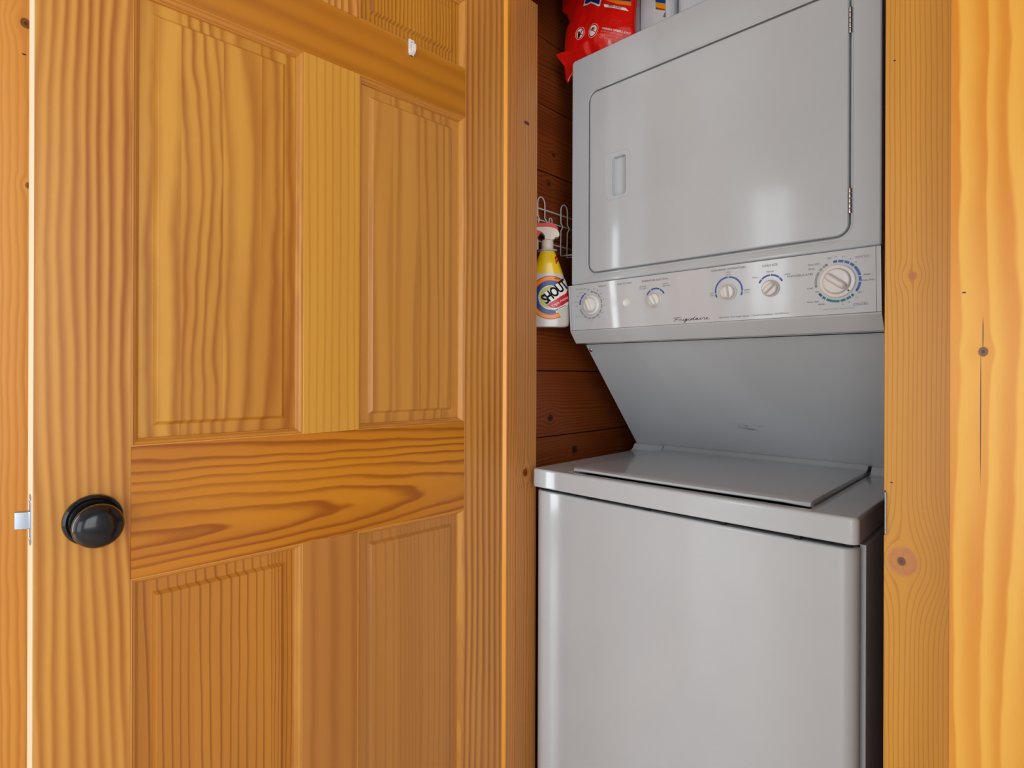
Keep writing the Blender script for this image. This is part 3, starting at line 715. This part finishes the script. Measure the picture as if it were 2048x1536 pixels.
# script logotype, drawn as pen strokes
STR = [[(0.0, .75), (.15, .95), (.6, .92), (1.1, 1.0), (1.3, .97)], [(.62, .92), (.5, .5), (.35, .1), (.2, 0), (.1, .12)], [(.25, .5), (.6, .52), (.95, .55)],
       [(1.0, 0), (1.12, .3), (1.22, .5), (1.32, .48), (1.42, .52), (1.38, .2), (1.5, 0), (1.7, .12), (1.9, .5), (1.82, .15), (1.95, 0), (2.15, .15), (2.42, .48), (2.2, .5), (2.1, .2), (2.25, .02), (2.5, .45), (2.42, 0), (2.25, -.45), (2.05, -.4), (2.3, -.1), (2.65, .15), (2.85, .5), (2.78, .15), (2.9, 0), (3.1, .15),
        (3.4, .46), (3.2, .5), (3.08, .2), (3.22, .02), (3.5, .4), (3.75, 1.0), (3.55, .2), (3.7, 0), (3.95, .15), (4.25, .47), (4.05, .5), (3.92, .2), (4.05, .02), (4.32, .45), (4.28, .12), (4.42, 0), (4.6, .15), (4.8, .5), (4.72, .15), (4.85, 0), (5.0, .12), (5.15, .5), (5.3, .46), (5.42, .5), (5.38, .2), (5.5, 0), (5.7, .12), (5.95, .4), (5.88, .5), (5.75, .4), (5.75, .12), (5.95, 0), (6.4, .15)],
       [(1.98, .72), (2.02, .76)], [(2.94, .72), (2.98, .76)], [(4.9, .72), (4.94, .76)]]
sx_, ox, oz = .0136, -.6140, 1.2625
part(flat('lettering', *merge2d(*[stroke2d([(ox+px_*sx_+py_*.003, oz+py_*.0078) for px_, py_ in spline(s_, 4)], .0009) for s_ in STR]), lambda a, b: con(a, b, .0004), plain('logo_ink', (54, 54, 60)), None), cpan)

# ------------------------------------------------------------------ wire rack on the closet wall
wire = plain('white_wire', (214, 208, 204), rough=.35)
rk = tag(empty('wire_rack', (-1.0, 1.2, 1.50)), 'white coated wire rack on the dark plank wall', 'rack')
def rwire(name, pts, r=.0021, rr=.008):
    bm = tube_bm([V(p)-V((-1.0, 1.2, 1.50)) for p in fillet(pts, rr)], r, 8); return fin(bm, name, wire, rk, 'all')
RX = -.997
rwire('rod', [(RX, 1.06, 1.591), (RX, 1.42, 1.591)]); rwire('rod', [(RX, 1.06, 1.560), (RX, 1.42, 1.560)])
rwire('rod', [(RX, 1.06, 1.502), (RX, 1.42, 1.502)])
for y0 in (1.146, 1.246, 1.346):
    y1 = y0+.030; xw = RX+.005
    top = [(xw, y0+.015-.015*math.cos(math.pi*k/8), 1.603+.018*math.sin(math.pi*k/8)) for k in range(9)]
    pts = [(xw, y0-.001, 1.474), (xw, y0, 1.545), (xw+.002, y0+.007, 1.557), (xw, y0, 1.567)]+top+[(xw, y1, 1.567), (xw+.002, y1+.007, 1.557), (xw, y1, 1.545), (xw, y1-.002, 1.474)]
    bm = tube_bm([V(p)-V((-1.0, 1.2, 1.50)) for p in pts], .0020, 8); fin(bm, 'hook_loop', wire, rk, 'all')
    rwire('tray_wire', [(xw, y0-.001, 1.474), (xw+.045, y0-.001, 1.472), (xw+.045, y0+.0295, 1.472), (xw, y1-.002, 1.474)])
for y0 in (1.138, 1.196):
    rwire('small_hook', [(RX+.004, y0, 1.52), (RX+.004, y0, 1.572), (RX+.004, y0+.012, 1.572), (RX+.004, y0+.012, 1.52)], .0018, .006)
# ring that carries the spray bottle by its neck
BC = V((-.963, 1.153, 0))
ringp = [BC+V((.0195*math.cos(t), .0195*math.sin(t), 1.4705)) for t in [R(200-360*.9*k/20) for k in range(21)]]
bm = tube_bm([p-V((-1.0, 1.2, 1.50)) for p in [V((RX+.003, 1.150, 1.4705))]+ringp], .0020, 8); fin(bm, 'neck_ring', wire, rk, 'all')
bm = tube_bm([V((RX+.003, 1.150, 1.502))-V((-1.0, 1.2, 1.50)), V((RX+.003, 1.150, 1.4705))-V((-1.0, 1.2, 1.50))], .0020, 8); fin(bm, 'neck_ring_stay', wire, rk, 'all')

# ------------------------------------------------------------------ spray bottle
ba = YAW                                        # local +x runs to the viewer's right, local -y is the label side
sb = tag(empty('spray_bottle', (BC.x, BC.y, 1.266), ba), 'stain remover spray bottle with red trigger hanging beside the dryer', 'spray bottle')
bt = plain('bottle_plastic', (206, 200, 190), rough=.22, coat=.3, sub=.05); red = plain('red_plastic', (214, 40, 20), rough=.35); cream = plain('cream_plastic', (226, 212, 196), rough=.4)
PX = 1.5/1126
prof = [(0, .0), (.050, .0), (.0565, .004), (.0588, .012), (.0592, .030), (.0590, .060), (.0570, .085), (.0525, .107), (.0455, .130), (.0365, .155), (.0275, .180), (.0215, .196), (.0185, .202), (.0150, .2045), (.0145, .207)]
def hw_at(zz):
    for (r0, h0), (r1, h1) in zip(prof[1:], prof[2:]):
        if h0 <= zz <= h1: return r0+(r1-r0)*(zz-h0)/max(1e-6, h1-h0)
    return prof[-1][0] if zz > .2 else .05
def depth_at(zz): return min(hw_at(zz)*.92, .0285+.0*zz)
bm = bmesh.new(); rings = []; SEG = 48
def sup(t, a, b, e=.80):
    c, s = math.cos(t), math.sin(t)
    return (a*math.copysign(abs(c)**e, c), b*math.copysign(abs(s)**e, s))
fine_prof = []
for (r0, h0), (r1, h1) in zip(prof[1:], prof[2:]):
    for k in range(3): fine_prof.append((r0+(r1-r0)*k/3, h0+(h1-h0)*k/3))
fine_prof.append(prof[-1])
for r, h in fine_prof:
    rings.append([bm.verts.new((*sup(2*math.pi*i/SEG, r, min(r*.92, depth_at(h))), h)) for i in range(SEG)])
for a, b in zip(rings, rings[1:]):
    for i in range(SEG): bm.faces.new((a[i], a[(i+1) % SEG], b[(i+1) % SEG], b[i]))
bm.faces.new(rings[0][::-1]); bm.faces.new(rings[-1])
fin(bm, 'bottle_body', bt, sb, 'all')
def bsurf(x, z, h=.0004):
    a = hw_at(z); x = max(-a*.985, min(a*.985, x)); b = min(a*.92, depth_at(z)); t = min(.985, abs(x)/a)
    y = b*(1-t**(2/.80))**(.80/2)
    # outward normal estimate
    n = V((math.copysign((t**1.5)/a, x) if t > 0 else 0, -((y/b)**1.5)/b if b else -1, 0)).normalized()
    return V((x, -y, z))+n*h
def bpx(px, py): return ((px-1094)*PX, (655-py)*PX)
def smoothc(pts, n=4):
    P = list(pts); m = len(P); out = []
    for i in range(m):
        a, b, d, e = P[i-1], P[i], P[(i+1) % m], P[(i+2) % m]
        for k in range(n):
            t = k/n; out.append(tuple(0.5*((2*b[c])+(-a[c]+d[c])*t+(2*a[c]-5*b[c]+4*d[c]-e[c])*t*t+(-a[c]+3*b[c]-3*d[c]+e[c])*t**3) for c in range(2)))
    return out
def bl(name, vf, mat, h):
    vs, fs = vf
    b_ = bmesh.new(); vv = [b_.verts.new((x, 0, z)) for x, z in vs]
    for f in fs:
        try: b_.faces.new([vv[i] for i in f])
        except ValueError: pass
    bmesh.ops.triangulate(b_, faces=b_.faces[:])
    for _ in range(3):
        es = [e for e in b_.edges if e.calc_length() > .006]
        if not es: break
        bmesh.ops.subdivide_edges(b_, edges=es, cuts=1); bmesh.ops.triangulate(b_, faces=[f for f in b_.faces if len(f.verts) > 3])
    for v in b_.verts: v.co = bsurf(v.co.x, v.co.z, h)
    for f in b_.faces:
        f.normal_update()
        if f.normal.y > 0: f.normal_flip()
    me = bpy.data.meshes.new(name); b_.to_mesh(me); b_.free(); return link(name, me, mat, sb)
def rel(vf): return ([bpx(a, b) for a, b in vf[0]], vf[1])
Ylab = plain('label_yellow', (240, 200, 20), rough=.25, coat=.3); Olab = plain('label_orange', (240, 140, 20), rough=.3); OD = plain('label_orange_edge', (196, 74, 14), rough=.3)
Blab = plain('label_blue', (20, 62, 130), rough=.3); Rlab = plain('label_red', (200, 24, 44), rough=.3); Klab = plain('label_black', (10, 10, 12), rough=.7, spec=.2); Wlab = plain('label_white', (236, 232, 226), rough=.3); Glab = plain('label_lime', (190, 190, 40), rough=.3)
# yellow shoulder band
zz = [.140+(.199-.140)*i/12 for i in range(13)]; vs, fs = [], []
for zq in zz:
    for k in range(17): vs.append((hw_at(zq)*.985*math.sin(math.pi/2*(k/8-1)), zq))
for i in range(12):
    for k in range(16): fs.append((i*17+k, i*17+k+1, (i+1)*17+k+1, (i+1)*17+k))
me = bpy.data.meshes.new('shoulder_label'); me.from_pydata([tuple(bsurf(x, z, .0005)) for x, z in vs], [], fs); link('shoulder_label', me, Ylab, sb, 'all')
c0 = (1099, 598)
bl('swirl', rel(arc2d(c0[0], c0[1], 33, 43, 62, 318, 40)), OD, .0005)
bl('swirl', rel(arc2d(c0[0], c0[1], 34.5, 41, 62, 318, 40)), Olab, .0007)
bl('swirl', rel(arc2d(c0[0], c0[1], 24, 33, 70, 320, 40)), Blab, .0006)
bl('swirl', rel(arc2d(c0[0]+2, c0[1], 15, 22.5, 90, 270, 24)), Glab, .0006)
bl('swirl', rel(arc2d(c0[0]+3, c0[1], 10, 15, 100, 260, 24)), Olab, .0006)
def rot(vf, ang, cx, cy):
    c, s = math.cos(ang), math.sin(ang)
    return ([(cx+a*c-b*s, cy-(a*s+b*c)) for a, b in vf[0]], vf[1])      # text units in px, y up -> image y down
bl('label_banner', rel(([(1085, 590), (1126, 560), (1140, 566), (1142, 604), (1122, 620), (1108, 624), (1096, 619), (1090, 611)], [tuple(range(8))])), Wlab, .0014)
bl('label_banner', rel(([(1091, 613), (1129, 589), (1138, 569), (1142, 568), (1143, 597), (1124, 612), (1110, 619), (1099, 618)], [tuple(range(8))])), Rlab, .0019)
vf = text2d('SHOUT', 23, bold=.028, space=.86); vf = ([(a*.82, b*1.18) for a, b in vf[0]], vf[1])
bl('lettering', rel(rot(vf, R(40), 1107.5, 587)), Klab, .0025)
bl('lettering', rel(rot(text2d('Triple Acting', 7.0), R(33), 1117, 606)), Wlab, .0025)
bl('lettering', rel(rot(text2d('Stain Remover', 4.2, bold=.01), R(28), 1118, 618)), Klab, .0022)
bl('lettering', rel(rot(text2d('Ultimate', 3.6, bold=.02), R(-4), 1112, 561)), Klab, .0008)
bl('label_diamond', rel(([(1107, 518), (1113, 511), (1114, 524), (1109, 533)], [(0, 1, 2, 3)])), Rlab, .0009)
bl('lettering', rel(rot(text2d('NEW', 4, bold=.02), R(52), 1110.5, 522)), Ylab, .0012)
# collar, pump head and trigger (nozzle points to the viewer's left)
bm = lathe_bm([(.0145, .205), (.0160, .207), (.0160, .2085), (.0155, .209), (.0160, .2105), (.0160, .228), (.0150, .231), (.0120, .233), (0, .233)], 36)
fin(bm, 'collar', cream, sb, True)
hd = [(-.052, .262), (-.052, .268), (-.044, .271), (.004, .2695), (.018, .266), (.026, .258), (.0305, .250), (.0310, .243), (.0275, .2385), (.020, .2375), (.016, .232), (-.006, .232), (-.009, .243), (-.018, .252), (-.030, .256), (-.052, .256)]
bm = prism_bm(smoothc(hd), -.011, .011, 'xz', .0022, .0022, 3); fin(bm, 'pump_head', cream, sb)
cap = [(-.056, .2735), (-.030, .2755), (.006, .2745), (.019, .270), (.0275, .2605), (.022, .2605), (.010, .264), (-.010, .2655), (-.056, .264)]
bm = prism_bm(smoothc(cap), -.0135, .0135, 'xz', .0022, .0022, 3); fin(bm, 'head_cover', red, sb)['label'] = 'red top cover'
trg = [(-.014, .258), (-.020, .248), (-.030, .232), (-.040, .216), (-.044, .214), (-.042, .226), (-.036, .244), (-.032, .262), (-.020, .264)]
bm = prism_bm(smoothc(trg), -.008, .008, 'xz', .002, .002, 2); fin(bm, 'trigger', red, sb)['label'] = 'red trigger'
fin(prism_bm([(-.068, .256), (-.052, .254), (-.052, .272), (-.068, .270)], -.010, .010, 'xz', .002, .002, 2), 'nozzle', red, sb)

# ------------------------------------------------------------------ red detergent bag on the dryer
DTOP = 1.960
bag = tag(empty('detergent_bag', (-.85, 1.225, DTOP)), 'shiny red plastic laundry detergent bag slumped on the dryer corner', 'bag')
redbag = bpy.data.materials.new('red_film'); redbag.use_nodes = True
nt = redbag.node_tree; b = nt.nodes['Principled BSDF']
b.inputs['Base Color'].default_value = s2l((222, 20, 14)); b.inputs['Roughness'].default_value = .2; b.inputs['Coat Weight'].default_value = .6; b.inputs['Coat Roughness'].default_value = .08
tc = nt.nodes.new('ShaderNodeTexCoord'); sp3 = nt.nodes.new('ShaderNodeSeparateXYZ'); nt.links.new(tc.outputs['Object'], sp3.inputs[0])
n_ = noise(nt, N(nt, sp3.outputs[0]), N(nt, sp3.outputs[1]), N(nt, sp3.outputs[2]), 26.0, 3, .55)
bn = nt.nodes.new('ShaderNodeBump'); bn.inputs['Strength'].default_value = .5; bn.inputs['Distance'].default_value = .006
nt.links.new(n_.s, bn.inputs['Height']); nt.links.new(bn.outputs[0], b.inputs['Normal'])
def bag_left(z):                                 # wavy left silhouette (world x) by height above the dryer top
    P = [(-.03, -.943), (-.012, -.952), (.02, -.9555), (.075, -.953), (.112, -.948), (.130, -.936), (.150, -.944), (.175, -.962), (.26, -.965)]
    for (a, xa), (c, xc) in zip(P, P[1:]):
        if a <= z <= c:
            t = (z-a)/(c-a); t = t*t*(3-2*t); return xa+(xc-xa)*t
    return P[0][1] if z < P[0][0] else P[-1][1]
from mathutils import noise as MN
def bagp(s, z, side):                            # s 0..1 left to right, z above dryer; side -1 front, +1 back
    xl = bag_left(z); xr = -.735-.004*math.sin(z*30)
    x = xl+(xr-xl)*s
    th = .030*(math.sin(math.pi*min(1, max(0, s)))**.5)*min(1, (max(0, z)+.006)/.05)**.6*(1 if z < .2 else max(.15, (.26-z)/.06))
    th += .0045*MN.noise(V((x*26, z*22, side*3.0)))*math.sin(math.pi*s)+.003*MN.noise(V((x*60, z*40, side*5.0)))*math.sin(math.pi*s)
    y = 1.222+side*max(.0006, th)-.010*(1-s)**2
    zz_ = DTOP+z
    if x > -.905: zz_ = max(zz_, DTOP+.0015)
    return V((x, y, zz_))-V((-.85, 1.225, DTOP))
NS, NZ = 44, 40
bm = bmesh.new(); G = {}
for sd in (-1, 1):
    for i in range(NS+1):
        for j in range(NZ+1):
            s = i/NS; z = .0+.255*j/NZ
            if sd == 1 and (i in (0, NS)): G[(sd, i, j)] = G[(-1, i, j)]; continue
            zl = z
            if j <= 6:                                      # bottom corner droops over the dryer's left edge
                zl = z-(.030*(max(0, 1-s/.22))**1.3)*(1-j/7)
            G[(sd, i, j)] = bm.verts.new(bagp(s, zl, sd))
for sd in (-1, 1):
    for i in range(NS):
        for j in range(NZ):
            q4 = [G[(sd, i, j)], G[(sd, i+1, j)], G[(sd, i+1, j+1)], G[(sd, i, j+1)]]
            if len(set(q4)) == 4: bm.faces.new(q4)
            elif len(set(q4)) == 3: bm.faces.new(list(dict.fromkeys(q4)))
for i in range(NS):
    for j in (0, NZ):
        q4 = list(dict.fromkeys([G[(-1, i, j)], G[(-1, i+1, j)], G[(1, i+1, j)], G[(1, i, j)]]))
        try: bm.faces.new(q4)
        except ValueError: pass
fin(bm, 'pouch', redbag, bag, 'all')
# little sealed corner flap hanging past the edge
bm = bmesh.new(); fl = [(-.964, .046), (-.948, .048), (-.930, .046), (-.908, .040), (-.910, .012), (-.930, .000), (-.941, .004)]
a_ = [bm.verts.new(V((x, 1.186+.004*k_, DTOP+z))-V((-.85, 1.225, DTOP))) for k_, (x, z) in enumerate(fl)]; bm.faces.new(a_)
b2 = bmesh.ops.extrude_face_region(bm, geom=bm.faces[:]); bmesh.ops.translate(bm, verts=[g for g in b2['geom'] if isinstance(g, bmesh.types.BMVert)], vec=(0, .004, 0))
fin(bm, 'corner_flap', redbag, bag, False)
def bagsurf(x, z, h=.0008):
    zr = z-DTOP; xl = bag_left(zr); xr = -.735-.004*math.sin(zr*30); s = min(.999, max(0.001, (x-xl)/(xr-xl)))
    p = bagp(s, zr, -1); return p+V((0, -h, 0))
def bgl(name, vf, mat, h=.0010):
    vs, fs = vf
    b_ = bmesh.new(); vv = [b_.verts.new((x, 0, z)) for x, z in vs]
    for f in fs:
        try: b_.faces.new([vv[i] for i in f])
        except ValueError: pass
    bmesh.ops.triangulate(b_, faces=b_.faces[:])
    for _ in range(4):
        es = [e for e in b_.edges if e.calc_length() > .0045]
        if not es: break
        bmesh.ops.subdivide_edges(b_, edges=es, cuts=1); bmesh.ops.triangulate(b_, faces=[f for f in b_.faces if len(f.verts) > 3])
    for v in b_.verts: v.co = bagsurf(v.co.x, v.co.z, h)
    me = bpy.data.meshes.new(name); b_.to_mesh(me); b_.free(); return link(name, me, mat, bag)
BW = plain('bag_white', (236, 226, 220), rough=.3); BB = plain('bag_blue', (20, 40, 104), rough=.3); BK = plain('bag_black', (20, 18, 20), rough=.3); BP = plain('bag_pale_print', (248, 150, 130), rough=.3); BO = plain('bag_orange', (240, 120, 24), rough=.3)
def disc(cx, cz, r, n=24, ry=1): return ([(cx+r*math.cos(2*math.pi*i/n), cz+r*ry*math.sin(2*math.pi*i/n)) for i in range(n)], [tuple(range(n))])
for cx_, cz_, r_ in ((-.885, 2.033, .0150), (-.843, 2.022, .0165)):
    bgl('warning_ring', arc2d(cx_, cz_, r_-.0008, r_, 0, 360, 32), BW)
    bgl('warning_disc', disc(cx_, cz_, r_*.76), BW)
    bgl('warning_slash', stroke2d([(cx_-r_*.6, cz_+r_*.5), (cx_+r_*.6, cz_-r_*.55)], .0016), redbag, .0016)
bgl('warning_icon', merge2d(disc(-.889, 2.036, .0035, 14), ([(-.893, 2.033), (-.886, 2.034), (-.886, 2.024), (-.892, 2.023)], [(0, 1, 2, 3)]), ([(-.887, 2.031), (-.877, 2.040), (-.875, 2.038), (-.885, 2.027)], [(0, 1, 2, 3)])), BK, .0014)
bgl('warning_icon', merge2d(arc2d(-.841, 2.022, .0052, .0066, 25, 155, 10), arc2d(-.841, 2.026, .0052, .0066, 205, 335, 10), disc(-.841, 2.0245, .0026, 12)), BK, .0014)
for k, (s_, sz) in enumerate((('WARNING: HARMFUL IF PUT', .0058), ('IN MOUTH OR EYES. KEEP', .0050), ('OUT OF REACH OF CHILDREN', .0046), ('READ ALL DIRECTIONS', .0044))):
    vs, fs = text2d(s_, sz, 'LEFT', bold=.02 if k == 0 else 0)
    bgl('lettering', ([(-.8170+a*.93+b_*.42-.0030*k, 2.0185-.0062*k-.45*a+b_*1.05) for a, b_ in vs], fs), BW if k == 0 else BP, .0012)
def star(cx, cz, r0, r1, n=5, ph=90):
    return ([(cx+(r0 if i % 2 == 0 else r1)*math.cos(R(ph+i*180/n)), cz+(r0 if i % 2 == 0 else r1)*math.sin(R(ph+i*180/n))) for i in range(2*n)], [tuple(range(2*n))])
bgl('emblem', ([(-.876, 2.101), (-.862, 2.0975), (-.852, 2.098), (-.840, 2.092), (-.830, 2.0800), (-.824, 2.0780), (-.819, 2.0930), (-.812, 2.110), (-.82, 2.15), (-.86, 2.15), (-.868, 2.12)], [tuple(range(11))]), BW, .0010)
bgl('emblem', ([(-.871, 2.104), (-.861, 2.1005), (-.851, 2.101), (-.838, 2.0950), (-.829, 2.0840), (-.826, 2.0830), (-.822, 2.0950), (-.816, 2.110), (-.823, 2.146), (-.858, 2.146), (-.864, 2.12)], [tuple(range(11))]), BB, .0015)
bgl('burst', ([(-.806, 2.085), (-.780, 2.0665), (-.745, 2.052), (-.742, 2.12), (-.80, 2.13)], [tuple(range(5))]), BO, .0010)
bgl('burst', ([(-.793, 2.084), (-.772, 2.0725), (-.745, 2.062), (-.742, 2.12), (-.785, 2.12)], [tuple(range(5))]), BB, .0015)
bgl('scent_label', ([(-.811, 2.0700), (-.812, 2.0775), (-.757, 2.0500), (-.750, 2.0400)], [(0, 1, 2, 3)]), BW, .0012)
vs, fs = text2d('FRESH SCENT', .0058, bold=.02); c_, s__ = math.cos(R(-28)), math.sin(R(-28))
bgl('lettering', ([(-.783+(a*1.05)*c_-b_*s__, 2.0600+(a*1.05)*s__+b_*c_) for a, b_ in vs], fs), BK, .0017)

# ------------------------------------------------------------------ white jugs behind the bag
jugm = plain('jug_plastic', (222, 222, 224), rough=.3)
jug = tag(empty('detergent_jug', (-.69, 1.275, DTOP)), 'white detergent jug with blue and orange label beside the red bag', 'jug')
def jug_body(x0, x1, y0, y1, h, parent, org, r=.014, name='jug_body'):
    bm = bmesh.new(); rings = []
    for (k, hz) in ((.93, .0), (.985, .004), (1.0, .014), (1.0, h*.60), (.96, h*.72), (.82, h*.84), (.50, h*.93), (.28, h*.97), (.26, h)):
        cx_, cy_ = (x0+x1)/2, (y0+y1)/2; a = (x1-x0)/2*k; b_ = (y1-y0)/2*k; rr = min(r, a*.9, b_*.9)
        rings.append([bm.verts.new(V((px_, py_, DTOP+.001+hz))-org) for px_, py_ in rrect(cx_-a, cx_+a, cy_-b_, cy_+b_, rr, 5)])
    for A_, B_ in zip(rings, rings[1:]):
        for i in range(len(A_)): bm.faces.new((A_[i], A_[(i+1) % len(A_)], B_[(i+1) % len(A_)], B_[i]))
    bm.faces.new(rings[0][::-1]); bm.faces.new(rings[-1]); return fin(bm, name, jugm, parent, True)
JO = V((-.69, 1.275, DTOP))
jug_body(-.7755, -.662, 1.262, 1.345, .26, jug, JO)
seam_m = plain('jug_seam', (92, 92, 98), rough=.5)
bm = bmesh.new(); tube_bm([V((-.7495, 1.2618, DTOP+.003))-JO, V((-.7500, 1.2618, DTOP+.15))-JO], .0011, 6, bm); fin(bm, 'seam', seam_m, jug, 'all')
def jl(name, pts, mat, h=.0006):
    me = bpy.data.meshes.new(name); me.from_pydata([tuple(V((x*1.0244, 1.262-h, EYE+(z-EYE)*1.0244))-JO) for x, z in pts], [], [tuple(range(len(pts)))]); return link(name, me, mat, jug)
jl('label_stripe', [(-.6895, 2.0345), (-.663, 2.0175), (-.663, 2.031), (-.690, 2.047)], plain('jug_orange', (250, 160, 20), rough=.3))
jl('label_stripe', [(-.6895, 2.0295), (-.663, 2.0145), (-.663, 2.0175), (-.6895, 2.0345)], plain('jug_orange_edge', (170, 70, 14), rough=.3))
jl('label_stripe', [(-.690, 2.047), (-.663, 2.031), (-.663, 2.12), (-.690, 2.12)], plain('jug_blue', (14, 74, 150), rough=.3))
jl('label_leaf', [(-.670, 2.003), (-.6625, 1.997), (-.6625, 2.014), (-.6655, 2.010)], plain('jug_green', (120, 128, 84), rough=.4))
fin(lathe_bm([(.018, .262), (.022, .264), (.022, .295), (.019, .299), (0, .299)], 28, 'z', (-.0287, .0285, 0)), 'cap', plain('jug_cap', (30, 60, 140), rough=.35), jug)
j2 = tag(empty('bleach_jug', (-.575, 1.29, DTOP)), 'plain white jug at the right end of the dryer-top items', 'jug')
JO2 = V((-.575, 1.29, DTOP))
jug_body(-.6595, -.535, 1.266, 1.365, .25, j2, JO2, .03)
bm = bmesh.new(); tube_bm([V((-.6475, 1.266, DTOP+.003))-JO2, V((-.6480, 1.266, DTOP+.10))-JO2, V((-.6475, 1.266, DTOP+.145))-JO2], .0011, 6, bm); fin(bm, 'seam', seam_m, j2, 'all')
fin(lathe_bm([(.018, .252), (.022, .254), (.022, .282), (.019, .286), (0, .286)], 28, 'z', (-.0222, .0255, 0)), 'cap', plain('jug_cap_white', (220, 220, 222), rough=.35), j2)
